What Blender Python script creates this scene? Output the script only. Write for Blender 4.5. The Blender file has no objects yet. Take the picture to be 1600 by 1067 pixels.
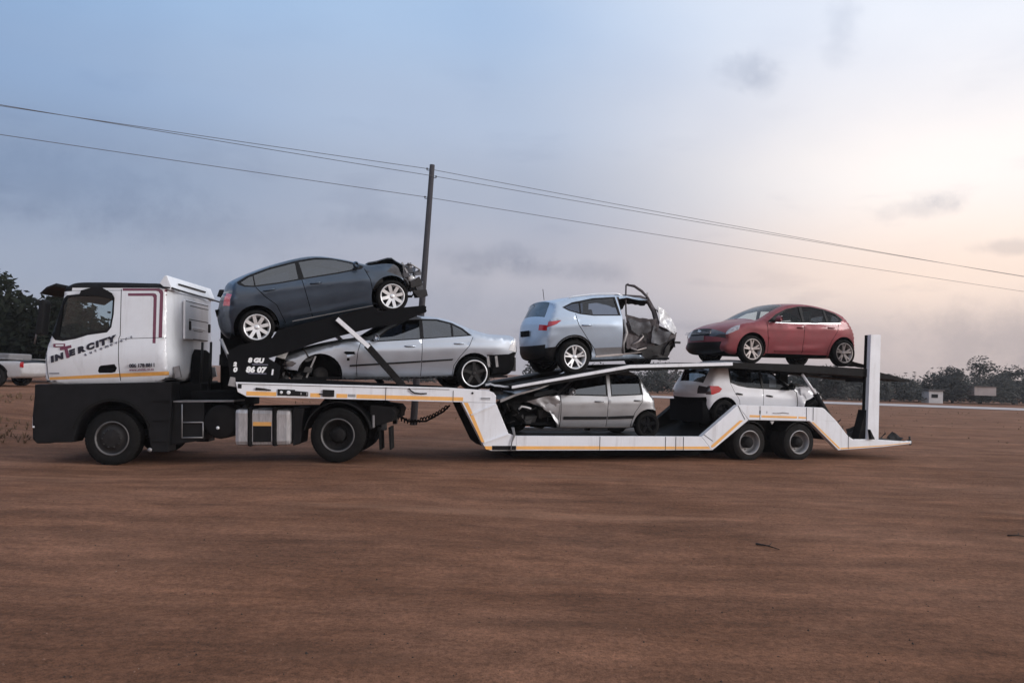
import bpy, bmesh, math, random
import numpy as np
from mathutils import Vector, Matrix, noise
from mathutils.geometry import delaunay_2d_cdt
R = math.radians
scene = bpy.context.scene
col = scene.collection

# ------------------------------------------------------------------ camera, sky, sun, exposure
cam = bpy.data.cameras.new('camera'); cam.lens = 28.125; cam.sensor_width = 36; cam.clip_start = .1; cam.clip_end = 6000
camo = bpy.data.objects.new('camera', cam); col.objects.link(camo)
camo.matrix_world = Matrix.Translation((0, 0, 1.7)) @ Matrix.Rotation(R(92.36), 4, 'X') @ Matrix.Rotation(R(1.8), 4, 'Z')
scene.camera = camo
SUN_AZ, SUN_EL = 108, 16            # degrees right of the view direction, degrees above the horizon
world = bpy.data.worlds.new('World'); scene.world = world; world.use_nodes = True
wn = world.node_tree; wn.nodes.clear()
def wnode(t, **k):
    n = wn.nodes.new(t)
    for a, b in k.items(): setattr(n, a, b)
    return n
sky = wnode('ShaderNodeTexSky', sky_type='NISHITA', sun_disc=False, sun_elevation=R(SUN_EL), sun_rotation=R(SUN_AZ),
            altitude=0, air_density=1.0, dust_density=3.0, ozone_density=2.5)
bg = wnode('ShaderNodeBackground'); bg.inputs['Strength'].default_value = .10
wout = wnode('ShaderNodeOutputWorld')
tc = wnode('ShaderNodeTexCoord')
def wmath(op, a, b=None, c=None):
    n = wnode('ShaderNodeMath', operation=op)
    for i, v in enumerate((a, b, c)):
        if v is None: continue
        if isinstance(v, (int, float)): n.inputs[i].default_value = v
        else: wn.links.new(v, n.inputs[i])
    return n.outputs[0]
def wmix(f, a, b, bt='MIX'):
    n = wnode('ShaderNodeMix', data_type='RGBA', blend_type=bt)
    for s, v in ((0, f), (6, a), (7, b)):
        if isinstance(v, (int, float)): n.inputs[s].default_value = v
        elif isinstance(v, tuple): n.inputs[s].default_value = (*v, 1)
        else: wn.links.new(v, n.inputs[s])
    return n.outputs[2]
def wramp(f, stops):
    n = wnode('ShaderNodeValToRGB'); e = n.color_ramp.elements
    n.color_ramp.interpolation = 'EASE'
    while len(e) < len(stops): e.new(.5)
    for i, (p, c) in enumerate(stops): e[i].position = p; e[i].color = (*c, 1)
    wn.links.new(f, n.inputs[0]); return n.outputs[0]
nrm = wnode('ShaderNodeVectorMath', operation='NORMALIZE'); wn.links.new(tc.outputs['Generated'], nrm.inputs[0])
sep = wnode('ShaderNodeSeparateXYZ'); wn.links.new(nrm.outputs[0], sep.inputs[0])
X, Y, Z = sep.outputs
# high thin overcast: a smooth veil whose colour goes with height above the horizon and with closeness to the low sun
sd = (math.sin(R(SUN_AZ))*math.cos(R(SUN_EL)), math.cos(R(SUN_AZ))*math.cos(R(SUN_EL)), math.sin(R(SUN_EL)))
dt = wmath('ADD', wmath('MULTIPLY', X, sd[0]), wmath('ADD', wmath('MULTIPLY', Y, sd[1]), wmath('MULTIPLY', Z, sd[2])))
SK = 10.0
def sc(r, g, b):
    f = lambda v: ((v/255+.055)/1.055)**2.4 if v > 10 else v/255/12.92
    return (f(r), f(g), f(b))
zc = wmath('MAXIMUM', Z, 0.0)
base = wramp(zc, [(0.0, sc(160, 160, 171)), (.10, sc(151, 160, 181)), (.22, sc(134, 151, 179)), (.31, sc(141, 166, 200)), (.43, sc(140, 175, 215)), (1.0, sc(205, 219, 242))])
glowc = wramp(zc, [(0.0, sc(196, 180, 176)), (.05, sc(216, 198, 192)), (.12, sc(254, 230, 214)), (.24, sc(255, 247, 243)), (.43, sc(232, 237, 248)), (1.0, sc(220, 227, 240))])
gf = wramp(wmath('MULTIPLY_ADD', dt, .5, .5), [(0.14, (0, 0, 0)), (.38, (.22, .22, .22)), (.62, (1, 1, 1))])
veil = wmix(gf, base, glowc)
# cloud wisps
mp = wnode('ShaderNodeMapping'); mp.inputs['Scale'].default_value = (4.5, 4.5, 17); mp.inputs['Location'].default_value = (.3, 1.7, .4)
wn.links.new(nrm.outputs[0], mp.inputs[0])
cn = wnode('ShaderNodeTexNoise'); cn.inputs['Scale'].default_value = 1.6; cn.inputs['Detail'].default_value = 5; cn.inputs['Roughness'].default_value = .55
wn.links.new(mp.outputs[0], cn.inputs['Vector'])
cf = wramp(cn.outputs[0], [(.55, (0, 0, 0)), (.72, (1, 1, 1))])
lowmask = wramp(zc, [(.0, (.6, .6, .6)), (.16, (.35, .35, .35)), (.4, (.08, .08, .08)), (.6, (0.05, .05, .05))])
cf2 = wmath('MULTIPLY', cf, lowmask)
dark = wmix(1.0, veil, (.74, .75, .80), 'MULTIPLY')
veil = wmix(cf2, veil, dark)
# a few small torn clouds
pw_ = wnode('ShaderNodeTexNoise'); pw_.inputs['Scale'].default_value = 22; pw_.inputs['Detail'].default_value = 6; pw_.inputs['Roughness'].default_value = .65
wn.links.new(nrm.outputs[0], pw_.inputs['Vector'])
acc = None
for d_, w_, h_, st in (((.2569, .8995, .3535), .035, .020, .75), ((.2786, .8981, .3403), .022, .022, .5), ((.3461, .8562, .3836), .020, .040, .5), ((.4488, .8717, .1969), .040, .010, .7), ((.470, .8636, .2045), .022, .009, .7), ((.5243, .838, .1514), .03, .008, .8),
                       ((-.047, .9885, .1439), .075, .016, .8), ((.02, .9908, .1302), .055, .012, .6), ((.1042, .986, .13), .045, .013, .7), ((-.5074, .8418, .1843), .15, .04, .55), ((-.36, .88, .155), .14, .025, .35), ((-.16, .9656, .1777), .07, .014, .6), ((.52, .8593, .055), .11, .032, .9), ((-.2, .97, .09), .2, .03, .4), ((.3, .95, .30), .12, .05, -.25)):
    sb = wnode('ShaderNodeVectorMath', operation='SUBTRACT'); wn.links.new(nrm.outputs[0], sb.inputs[0]); sb.inputs[1].default_value = d_
    ml = wnode('ShaderNodeVectorMath', operation='MULTIPLY'); wn.links.new(sb.outputs[0], ml.inputs[0]); ml.inputs[1].default_value = (1/w_, 1/w_, 1/h_)
    ln = wnode('ShaderNodeVectorMath', operation='LENGTH'); wn.links.new(ml.outputs[0], ln.inputs[0])
    dd = wmath('ADD', ln.outputs['Value'], wmath('MULTIPLY_ADD', pw_.outputs[0], 2.6, -1.3))
    mr_ = wnode('ShaderNodeMapRange', interpolation_type='SMOOTHSTEP'); wn.links.new(dd, mr_.inputs[0]); mr_.inputs['From Min'].default_value = 1.5; mr_.inputs['From Max'].default_value = .1; mr_.inputs['To Min'].default_value = 0; mr_.inputs['To Max'].default_value = st
    acc = mr_.outputs[0] if acc is None else wmath('ADD', acc, mr_.outputs[0])
acc = wmath('MINIMUM', acc, 1.0)
veil = wmix(acc, veil, wmix(1.0, veil, (.74, .76, .80), 'MULTIPLY'))
mp2 = wnode('ShaderNodeMapping'); mp2.inputs['Scale'].default_value = (2.0, 2.0, 3.4); mp2.inputs['Location'].default_value = (3.1, .7, .2)
wn.links.new(nrm.outputs[0], mp2.inputs[0])
cn2 = wnode('ShaderNodeTexNoise'); cn2.inputs['Scale'].default_value = 1.3; cn2.inputs['Detail'].default_value = 4
wn.links.new(mp2.outputs[0], cn2.inputs['Vector'])
soft = wramp(cn2.outputs[0], [(.35, (.95, .96, .98)), (.65, (1.04, 1.035, 1.025))])
veil = wmix(1.0, veil, soft, 'MULTIPLY')
vs = wnode('ShaderNodeVectorMath', operation='SCALE'); vs.inputs['Scale'].default_value = SK; wn.links.new(veil, vs.inputs[0])
tot = wmix(.90, sky.outputs[0], vs.outputs[0])
wn.links.new(tot, bg.inputs['Color']); wn.links.new(bg.outputs[0], wout.inputs['Surface'])

sl = bpy.data.lights.new('sun', 'SUN'); sl.energy = 1.5; sl.angle = R(18); sl.color = (1, .98, .97)
so = bpy.data.objects.new('sun', sl); col.objects.link(so)
so.rotation_euler = Vector((-sd[0], -sd[1], -sd[2])).to_track_quat('-Z', 'Y').to_euler()
vw = scene.view_settings; vw.view_transform = 'Standard'; vw.look = 'None'; vw.gamma = 1; vw.use_curve_mapping = False
vw.exposure = 0.18
scene.render.engine = 'CYCLES'

# ------------------------------------------------------------------ materials
M = {}
def mat(name, color, rough=.6, metal=0., var=.15, scale=8., bump=0., bscale=40., coat=0., dust=0., dustcol=(.19, .13, .10), spec=.5, stretch=None, chips=0., drip=0.):
    m = bpy.data.materials.new(name); m.use_nodes = True; nt = m.node_tree; b = nt.nodes['Principled BSDF']
    b.inputs['Roughness'].default_value = rough; b.inputs['Metallic'].default_value = metal
    b.inputs['Coat Weight'].default_value = coat; b.inputs['Coat Roughness'].default_value = .06
    b.inputs['Specular IOR Level'].default_value = spec
    t = nt.nodes.new('ShaderNodeTexCoord'); src = t.outputs['Object']
    if stretch:
        q = nt.nodes.new('ShaderNodeMapping'); q.inputs['Scale'].default_value = stretch; nt.links.new(src, q.inputs[0]); src = q.outputs[0]
    n = nt.nodes.new('ShaderNodeTexNoise'); n.inputs['Scale'].default_value = scale; n.inputs['Detail'].default_value = 6; n.inputs['Roughness'].default_value = .6
    nt.links.new(src, n.inputs['Vector'])
    r = nt.nodes.new('ShaderNodeValToRGB'); r.color_ramp.elements[0].position = .32; r.color_ramp.elements[1].position = .68
    r.color_ramp.elements[0].color = (*[c*(1-var) for c in color], 1); r.color_ramp.elements[1].color = (*[min(1, c*(1+var)) for c in color], 1)
    nt.links.new(n.outputs[0], r.inputs[0]); out = r.outputs[0]
    if dust > 0:
        n2 = nt.nodes.new('ShaderNodeTexNoise'); n2.inputs['Scale'].default_value = 2.3; n2.inputs['Detail'].default_value = 8; n2.inputs['Roughness'].default_value = .65
        nt.links.new(src, n2.inputs['Vector'])
        mr = nt.nodes.new('ShaderNodeMapRange'); mr.inputs['From Min'].default_value = .35; mr.inputs['From Max'].default_value = .75; mr.inputs['To Max'].default_value = dust
        nt.links.new(n2.outputs[0], mr.inputs[0])
        mx = nt.nodes.new('ShaderNodeMix'); mx.data_type = 'RGBA'; nt.links.new(mr.outputs[0], mx.inputs[0]); nt.links.new(out, mx.inputs[6]); mx.inputs[7].default_value = (*dustcol, 1)
        out = mx.outputs[2]
        ra = nt.nodes.new('ShaderNodeMath'); ra.operation = 'ADD'; ra.use_clamp = True; ra.inputs[1].default_value = rough; nt.links.new(mr.outputs[0], ra.inputs[0]); nt.links.new(ra.outputs[0], b.inputs['Roughness'])
    for amt, sc_, st_, lo, hi, cl_ in ((drip, 5., (1, 1, .10), .52, .78, (.20, .15, .12)), (chips, 26., (1, 1, 1), .66, .70, (.13, .065, .04))):
        if amt <= 0: continue
        q = nt.nodes.new('ShaderNodeMapping'); q.inputs['Scale'].default_value = st_; nt.links.new(t.outputs['Object'], q.inputs[0])
        n3 = nt.nodes.new('ShaderNodeTexNoise'); n3.inputs['Scale'].default_value = sc_; n3.inputs['Detail'].default_value = 6; n3.inputs['Roughness'].default_value = .7; nt.links.new(q.outputs[0], n3.inputs['Vector'])
        m3 = nt.nodes.new('ShaderNodeMapRange'); m3.inputs['From Min'].default_value = lo; m3.inputs['From Max'].default_value = hi; m3.inputs['To Max'].default_value = amt; nt.links.new(n3.outputs[0], m3.inputs[0])
        x3 = nt.nodes.new('ShaderNodeMix'); x3.data_type = 'RGBA'; nt.links.new(m3.outputs[0], x3.inputs[0]); nt.links.new(out, x3.inputs[6]); x3.inputs[7].default_value = (*cl_, 1); out = x3.outputs[2]
    nt.links.new(out, b.inputs['Base Color'])
    if bump > 0:
        bn = nt.nodes.new('ShaderNodeTexNoise'); bn.inputs['Scale'].default_value = bscale; bn.inputs['Detail'].default_value = 5; nt.links.new(src, bn.inputs['Vector'])
        bp = nt.nodes.new('ShaderNodeBump'); bp.inputs['Strength'].default_value = bump; bp.inputs['Distance'].default_value = .02
        nt.links.new(bn.outputs[0], bp.inputs['Height']); nt.links.new(bp.outputs[0], b.inputs['Normal'])
    M[name] = m; return m
def glass(name, tint, refl=.06, rough=.03):
    m = bpy.data.materials.new(name); m.use_nodes = True; nt = m.node_tree; nt.nodes.clear()
    o = nt.nodes.new('ShaderNodeOutputMaterial'); tr = nt.nodes.new('ShaderNodeBsdfTransparent'); tr.inputs[0].default_value = (*tint, 1)
    gl = nt.nodes.new('ShaderNodeBsdfGlossy'); gl.inputs['Roughness'].default_value = rough
    lw = nt.nodes.new('ShaderNodeLayerWeight'); lw.inputs[0].default_value = .5
    pw = nt.nodes.new('ShaderNodeMath'); pw.operation = 'POWER'; pw.inputs[1].default_value = 4; nt.links.new(lw.outputs['Facing'], pw.inputs[0])
    ad = nt.nodes.new('ShaderNodeMath'); ad.operation = 'MULTIPLY_ADD'; ad.inputs[1].default_value = .7; ad.inputs[2].default_value = refl; nt.links.new(pw.outputs[0], ad.inputs[0])
    mx = nt.nodes.new('ShaderNodeMixShader'); nt.links.new(ad.outputs[0], mx.inputs[0]); nt.links.new(tr.outputs[0], mx.inputs[1]); nt.links.new(gl.outputs[0], mx.inputs[2])
    nt.links.new(mx.outputs[0], o.inputs[0]); M[name] = m; return m
mat('white_paint', (.76, .77, .81), .38, coat=.3, var=.03, scale=3, dust=.22, dustcol=(.42, .36, .33), chips=.6, drip=.35)
mat('cab_white', (.80, .82, .86), .3, coat=.5, var=.02, scale=3, dust=.14, dustcol=(.45, .4, .38), drip=.22)
mat('yellow_tape', (.85, .42, .10), .4, var=.06, scale=12, dust=.3, dustcol=(.4, .3, .22), chips=.5)
mat('black_plastic', (.007, .007, .008), .5, var=.3, scale=5, dust=.05, dustcol=(.05, .035, .03), spec=.22)
mat('black_steel', (.008, .0075, .008), .7, var=.3, scale=6, bump=.1, dust=.08, dustcol=(.05, .035, .03), spec=.15)
mat('rubber', (.009, .009, .009), .85, var=.25, scale=14, bump=.15, bscale=60, dust=.10, dustcol=(.06, .04, .032), spec=.12)
mat('wheel_black', (.016, .0155, .016), .5, metal=.2, var=.3, scale=9, dust=.2, dustcol=(.06, .042, .036), spec=.3)
mat('tyre_dusty', (.015, .015, .015), .85, var=.25, scale=14, bump=.15, bscale=60, dust=.2, dustcol=(.07, .047, .036), spec=.12)
mat('void_black', (.006, .006, .007), .9, var=.1, spec=.1)
mat('wheel_grey', (.34, .33, .33), .4, metal=.6, var=.2, scale=9, dust=.35, dustcol=(.09, .065, .055))
mat('alloy', (.78, .79, .81), .3, metal=.55, var=.05, dust=.1, dustcol=(.3, .25, .22))
mat('alloy_dull', (.42, .38, .37), .4, metal=.55, var=.15, dust=.3)
mat('chrome', (.75, .76, .78), .15, metal=1, var=.03)
mat('rim_dull', (.15, .145, .145), .45, metal=.5, var=.3, scale=6, dust=.4, dustcol=(.05, .038, .033))
mat('tank_alloy', (.60, .59, .60), .38, metal=.75, var=.2, scale=5, bump=.05, dust=.35, dustcol=(.13, .1, .09), stretch=(6, 1, 1))
mat('steel', (.33, .33, .34), .45, metal=.7, var=.2, dust=.3)
mat('junk_metal', (.12, .125, .14), .55, metal=.4, var=.4, scale=7, dust=.5, dustcol=(.07, .055, .05))
mat('junk_dark', (.025, .024, .025), .7, var=.4, scale=7, dust=.3, dustcol=(.06, .05, .045))
mat('burnt_metal', (.105, .093, .098), .65, metal=.3, var=.4, scale=5, dust=.6, dustcol=(.06, .045, .045), bump=.2, bscale=25)
mat('maroon', (.16, .035, .075), .4, var=.05, coat=.3)
mat('ink', (.012, .012, .025), .4, var=.05)
mat('ink_grey', (.12, .12, .16), .5, var=.1)
mat('text_white', (.8, .8, .8), .5, var=.03)
mat('interior', (.022, .021, .022), .8, var=.2)
mat('seat_grey', (.06, .058, .06), .9, var=.2)
mat('airbag', (.5, .5, .52), .7, var=.1)
mat('lamp_red', (.45, .012, .02), .15, coat=1, var=.1)
mat('lamp_red_dull', (.72, .08, .12), .25, coat=.6, var=.1)
mat('lamp_clear', (.7, .7, .72), .12, coat=1, var=.05)
mat('lamp_dark', (.05, .045, .05), .1, coat=1, var=.3, scale=10)
mat('paint_grey', (.050, .072, .105), .33, metal=.75, coat=.5, var=.06, scale=3, dust=.22, dustcol=(.09, .105, .125))
mat('paint_silver', (.45, .50, .575), .30, metal=.7, coat=.6, var=.03, scale=3, dust=.16, dustcol=(.3, .28, .28))
mat('paint_sky', (.45, .54, .655), .33, metal=.4, coat=.6, var=.03, scale=3, dust=.14, dustcol=(.32, .34, .38))
mat('paint_red', (.23, .033, .045), .42, metal=.25, coat=.3, var=.06, scale=3, dust=.42, dustcol=(.17, .09, .085))
mat('lamp_smoke', (.30, .29, .32), .15, coat=1, var=.35, scale=14)
mat('paint_silver_dull', (.36, .365, .385), .34, metal=.7, coat=.5, var=.05, scale=3, dust=.25, dustcol=(.24, .22, .21))
mat('paint_white', (.74, .74, .78), .35, coat=.5, var=.03, scale=3, dust=.2, dustcol=(.4, .37, .36))
mat('paint_dim_white', (.46, .46, .48), .45, coat=.2, var=.06, scale=3, dust=.3, dustcol=(.28, .24, .21))  # dirty white, darkened further for the dimmer light on the pickup
mat('plastic_grey', (.17, .17, .18), .6, var=.1, dust=.2)
mat('pole_wood', (.045, .042, .048), .9, var=.35, scale=4, bump=.4, bscale=30, stretch=(6, 6, .6))
mat('wire', (.10, .10, .11), .7)
mat('wall_pale', (.34, .29, .28), .9, var=.15, scale=1.5)
mat('wall_white', (.5, .48, .48), .9, var=.15, scale=1.5)
mat('roof_dark', (.07, .06, .06), .8, var=.2)
mat('bark', (.05, .038, .03), .95, var=.35, bump=.5, bscale=12)
mat('twig', (.035, .022, .016), .95, var=.3)
mat('stone', (.19, .10, .065), .95, var=.35, scale=3)
mat('stone_pale', (.33, .24, .19), .95, var=.3, scale=3)
mat('dry_grass', (.16, .10, .06), .95, var=.35, scale=3)
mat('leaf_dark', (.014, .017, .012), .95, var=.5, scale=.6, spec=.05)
mat('leaf_hazed', (.052, .052, .048), .95, var=.4, scale=.35, spec=.05)  # lighter and greyer: distance haze is put into the leaf colour
mat('road_pale', (.42, .37, .36), .95, var=.12, scale=.3)
glass('glass_dark', (.10, .12, .15), .17)
glass('glass_mid', (.40, .44, .48), .05)
glass('glass_clear', (.78, .84, .84), .03)
mat('crazed_glass', (.50, .51, .54), .35, var=.25, scale=16, coat=.3, bump=.2)
glass('glass_tint', (.25, .30, .37), .08)
glass('glass_milky', (.62, .64, .67), .12, .25)

# ------------------------------------------------------------------ generic helpers
def mesh_obj(name, verts, faces, m, parent=None, smooth=False):
    me = bpy.data.meshes.new(name); me.from_pydata([tuple(map(float, v)) for v in verts], [], faces); me.update()
    if smooth: me.shade_smooth()
    if m is not None: me.materials.append(M[m] if isinstance(m, str) else m)
    o = bpy.data.objects.new(name, me); col.objects.link(o); o.parent = parent
    return o
class MB:
    def __init__(s): s.v = []; s.f = []; s.sm = []
    def add(s, vs, fs, smooth=False):
        k = len(s.v); s.v += [tuple(v) for v in vs]; s.f += [tuple(i+k for i in f) for f in fs]; s.sm += [smooth]*len(fs); return s
    def box(s, a, b, bev=0.):
        (x0, y0, z0), (x1, y1, z1) = a, b
        if bev <= 0:
            s.add([(x0,y0,z0),(x1,y0,z0),(x1,y1,z0),(x0,y1,z0),(x0,y0,z1),(x1,y0,z1),(x1,y1,z1),(x0,y1,z1)],
                  [(0,3,2,1),(4,5,6,7),(0,1,5,4),(1,2,6,5),(2,3,7,6),(3,0,4,7)])
        else: s.prism([(x0,z0),(x1,z0),(x1,z1),(x0,z1)], y0, y1, bev)
        return s
    def prism(s, poly, y0, y1, bev=0.):
        bm = bmesh.new(); a = [bm.verts.new((x, y0, z)) for x, z in poly]; b = [bm.verts.new((x, y1, z)) for x, z in poly]; n = len(poly)
        bm.faces.new(a); bm.faces.new(b[::-1])
        for i in range(n): bm.faces.new((a[i], b[i], b[(i+1) % n], a[(i+1) % n]))
        bmesh.ops.recalc_face_normals(bm, faces=bm.faces)
        if bev > 0: bmesh.ops.bevel(bm, geom=list(bm.edges), offset=bev, segments=2, profile=.6, affect='EDGES', clamp_overlap=True)
        bmesh.ops.triangulate(bm, faces=[f for f in bm.faces if len(f.verts) > 4])
        bm.verts.index_update(); s.add([v.co[:] for v in bm.verts], [[v.index for v in f.verts] for f in bm.faces]); bm.free(); return s
    def tube(s, pts, r, n=8, cap=True):
        pts = [Vector(p) for p in pts]; rs = r if isinstance(r, (list, tuple)) else [r]*len(pts); vs = []; fs = []
        up = None
        for i, p in enumerate(pts):
            t = (pts[min(i+1, len(pts)-1)]-pts[max(i-1, 0)]).normalized()
            if up is None: up = t.orthogonal().normalized()
            up = (up-t*up.dot(t)).normalized(); w = t.cross(up)
            for k in range(n):
                a = 2*math.pi*k/n; vs.append(p+(up*math.cos(a)+w*math.sin(a))*rs[i])
        for i in range(len(pts)-1):
            for k in range(n): fs.append((i*n+k, i*n+(k+1) % n, (i+1)*n+(k+1) % n, (i+1)*n+k))
        if cap: fs += [tuple(range(n))[::-1], tuple(range((len(pts)-1)*n, len(pts)*n))]
        return s.add(vs, fs, n > 5)
    def bar(s, a, b, w, h=None):
        a = Vector(a); b = Vector(b); h = h or w; t = (b-a).normalized(); u = Vector((0, 1, 0)); u = (u-t*u.dot(t))
        u = u.normalized() if u.length > .01 else Vector((1, 0, 0)); v = t.cross(u); q = []
        for p in (a, b):
            for i, j in ((-1,-1),(1,-1),(1,1),(-1,1)): q.append(p+u*i*w/2+v*j*h/2)
        return s.add(q, [(0,3,2,1),(4,5,6,7),(0,1,5,4),(1,2,6,5),(2,3,7,6),(3,0,4,7)])
    def lathe(s, prof, n=32, axis='y', c=(0, 0, 0)):
        vs = []; fs = []; k = len(prof)          # prof: (y, radius)
        for i in range(n):
            a = 2*math.pi*i/n
            for y, r in prof: vs.append((c[0]+r*math.cos(a), c[1]+y, c[2]+r*math.sin(a)))
        for i in range(n):
            for j in range(k-1): fs.append((i*k+j, i*k+j+1, ((i+1) % n)*k+j+1, ((i+1) % n)*k+j))
        return s.add(vs, fs, True)
    def build(s, name, m, parent=None, bake=None, autosmooth=True):
        o = mesh_obj(name, s.v, s.f, m, parent)
        me = o.data; me.polygons.foreach_set('use_smooth', s.sm)
        return o
def empty(name, label, cat, mw=None, group=None, kind=None):
    o = bpy.data.objects.new(name, None); o.empty_display_size = .2; col.objects.link(o)
    if mw is not None: o.matrix_world = mw
    tag(o, label, cat, group, kind); return o
def tag(o, label=None, cat=None, group=None, kind=None):
    for k, v in (('label', label), ('category', cat), ('group', group), ('kind', kind)):
        if v: o[k] = v
    return o
def frame(o, yaw, pit=0):
    c, n = math.cos(R(yaw)), math.sin(R(yaw)); p = R(pit)
    x = Vector((c*math.cos(p), n*math.cos(p), math.sin(p))); y = Vector((-n, c, 0)); z = x.cross(y)
    m = Matrix((x, y, z)).transposed().to_4x4(); m.translation = Vector(o); return m
def copy_tree(o, parent=None):
    c = o.copy(); col.objects.link(c); c.parent = parent
    for ch in o.children: copy_tree(ch, c)
    return c
def letters(name, text, size, m, parent, loc, angle=0., shear=0., bold=0., xs=1., depth=.003):
    cu = bpy.data.curves.new(name, 'FONT'); cu.body = text; cu.size = size; cu.shear = shear; cu.offset = bold; cu.extrude = depth; cu.resolution_u = 3
    t = bpy.data.objects.new(name, cu); col.objects.link(t)
    me = bpy.data.meshes.new_from_object(t); bpy.data.objects.remove(t); me.materials.clear(); me.materials.append(M[m]); me.name = name
    o = bpy.data.objects.new(name, me); col.objects.link(o); o.parent = parent
    o.location = loc; o.rotation_euler = (R(90), -angle, 0); o.scale = (xs, 1, 1); return o
def catmull(pts, closed=True, step=.05):
    out = []; n = len(pts); rng = range(n if closed else n-1)
    for i in rng:
        p0, p1, p2, p3 = [np.array(pts[(i+k) % n] if closed else pts[min(max(i+k, 0), n-1)], float) for k in (-1, 0, 1, 2)]
        d = np.linalg.norm(p2-p1); k = max(1, int(d/step))
        a = max(np.linalg.norm(p1-p0), 1e-4)**.5; b = max(d, 1e-4)**.5; c = max(np.linalg.norm(p3-p2), 1e-4)**.5
        m1 = (p2-p1)-(p2-p0)*(b/(a+b))+(p1-p0)*(b/a) if np.linalg.norm(p1-p0) > 1e-6 else p2-p1
        m2 = (p2-p1)-(p3-p1)*(b/(b+c))+(p3-p2)*(b/c) if np.linalg.norm(p3-p2) > 1e-6 else p2-p1
        for j in range(k):
            t = j/k; out.append(((2*t**3-3*t**2+1)*p1+(t**3-2*t**2+t)*m1+(-2*t**3+3*t**2)*p2+(t**3-t**2)*m2, i))
    if not closed: out.append((np.array(pts[-1], float), n-2))
    return out
def inpoly(P, poly):
    P = np.asarray(P); x, y = P[:, 0], P[:, 1]; q = np.asarray(poly); ins = np.zeros(len(P), bool); n = len(q)
    for i in range(n):
        x1, y1 = q[i]; x2, y2 = q[(i+1) % n]
        if y1 == y2: continue
        c = ((y1 > y) != (y2 > y)) & (x < (x2-x1)*(y-y1)/(y2-y1)+x1); ins ^= c
    return ins
def pdist(P, poly, closed=True):
    P = np.asarray(P, float); q = np.asarray(poly, float); d = np.full(len(P), 1e9); n = len(q)
    for i in range(n if closed else n-1):
        a = q[i]; b = q[(i+1) % n]; ab = b-a; L = ab.dot(ab)
        if L < 1e-12: continue
        t = np.clip(((P-a)@ab)/L, 0, 1); d = np.minimum(d, np.linalg.norm(P-(a+t[:, None]*ab), axis=1))
    return d
def circ(x, z, r, n=28, a0=0, a1=360):
    return [(x+r*math.cos(R(a0+(a1-a0)*i/n)), z+r*math.sin(R(a0+(a1-a0)*i/n))) for i in range(n)]
def band(line, w=.014):
    l = [np.array(p, float) for p in line]; a = []; b = []
    for i, p in enumerate(l):
        t = l[min(i+1, len(l)-1)]-l[max(i-1, 0)]; t /= np.linalg.norm(t); n = np.array((-t[1], t[0])); a.append(tuple(p+n*w/2)); b.append(tuple(p-n*w/2))
    return a+b[::-1]
def sst(a, b, x): t = min(1, max(0, (x-a)/(b-a))); return t*t*(3-2*t)

# ------------------------------------------------------------------ wheels
def car_wheel(parent, x, y, z, r=.31, rim=.21, side=-1, style=('five', 5), rim_mat='alloy', width=.2, tyre_mat='rubber'):
    s = side; w = width
    o = MB().lathe([(s*(w/2-.004), rim-.012), (s*(w/2+.008), rim+.004), (s*(w/2-.004), rim+.012), (s*(w/2-.03), rim-.015), (s*(w/2-.1), rim-.045), (s*(-w/2), rim-.03)], 36)
    kind, n = style
    for i in range(n):
        for q in ((-1, 1) if kind == 'twin' else (0,)):
            a = 2*math.pi*i/n+math.pi/2+q*(.5*math.pi/n*.62); aw0 = .022 if kind == 'twin' else .03; aw1 = .014 if kind == 'twin' else ((.042 if n < 8 else .030) if kind == 'five' else .03)
            ca, sa = math.cos(a), math.sin(a); vs = []
            a2 = a-q*(.5*math.pi/n*.62)*.5
            for rr, hw, yy, aa in ((.03, aw0, w/2-.035, a2), (rim*.55, (aw0+aw1)/2, w/2-.022, (a+a2)/2), (rim-.006, aw1, w/2-.012, a)):
                ca, sa = math.cos(aa), math.sin(aa)
                for k, dy in ((-1, 0), (1, 0), (1, -.03), (-1, -.03)): vs.append((ca*rr-sa*hw*k, s*(yy+dy), sa*rr+ca*hw*k))
            fs = []
            for j in (0, 4):
                for k in range(4): fs.append((j+k, j+(k+1) % 4, j+4+(k+1) % 4, j+4+k))
            o.add(vs, fs)
    o.lathe([(s*(w/2-.02), .001), (s*(w/2-.018), .03), (s*(w/2-.03), .042), (s*(w/2-.06), .06)], 20)
    wh = o.build('wheel', rim_mat, parent); wh.location = (x, y, z)
    t = MB().lathe([(s*(w/2-.004), rim+.004), (s*(w/2+.006), rim+.03), (s*(w/2+.01), r-.05), (s*(w/2-.012), r-.012), (s*(w/2-.04), r), (s*.02, r+.002), (s*.012, r-.006), (-s*.012, r-.006), (-s*.02, r+.002), (s*(-w/2+.04), r), (s*(-w/2+.01), r-.02), (s*(-w/2), rim)], 40)
    t.build('tyre', tyre_mat, wh)
    MB().lathe([(s*(w/2-.09), .001), (s*(w/2-.09), rim*.72), (s*(w/2-.10), rim*.74), (-s*w/2, rim*.9)], 24).build('brake_disc', 'junk_dark', wh)
    return wh
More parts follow.
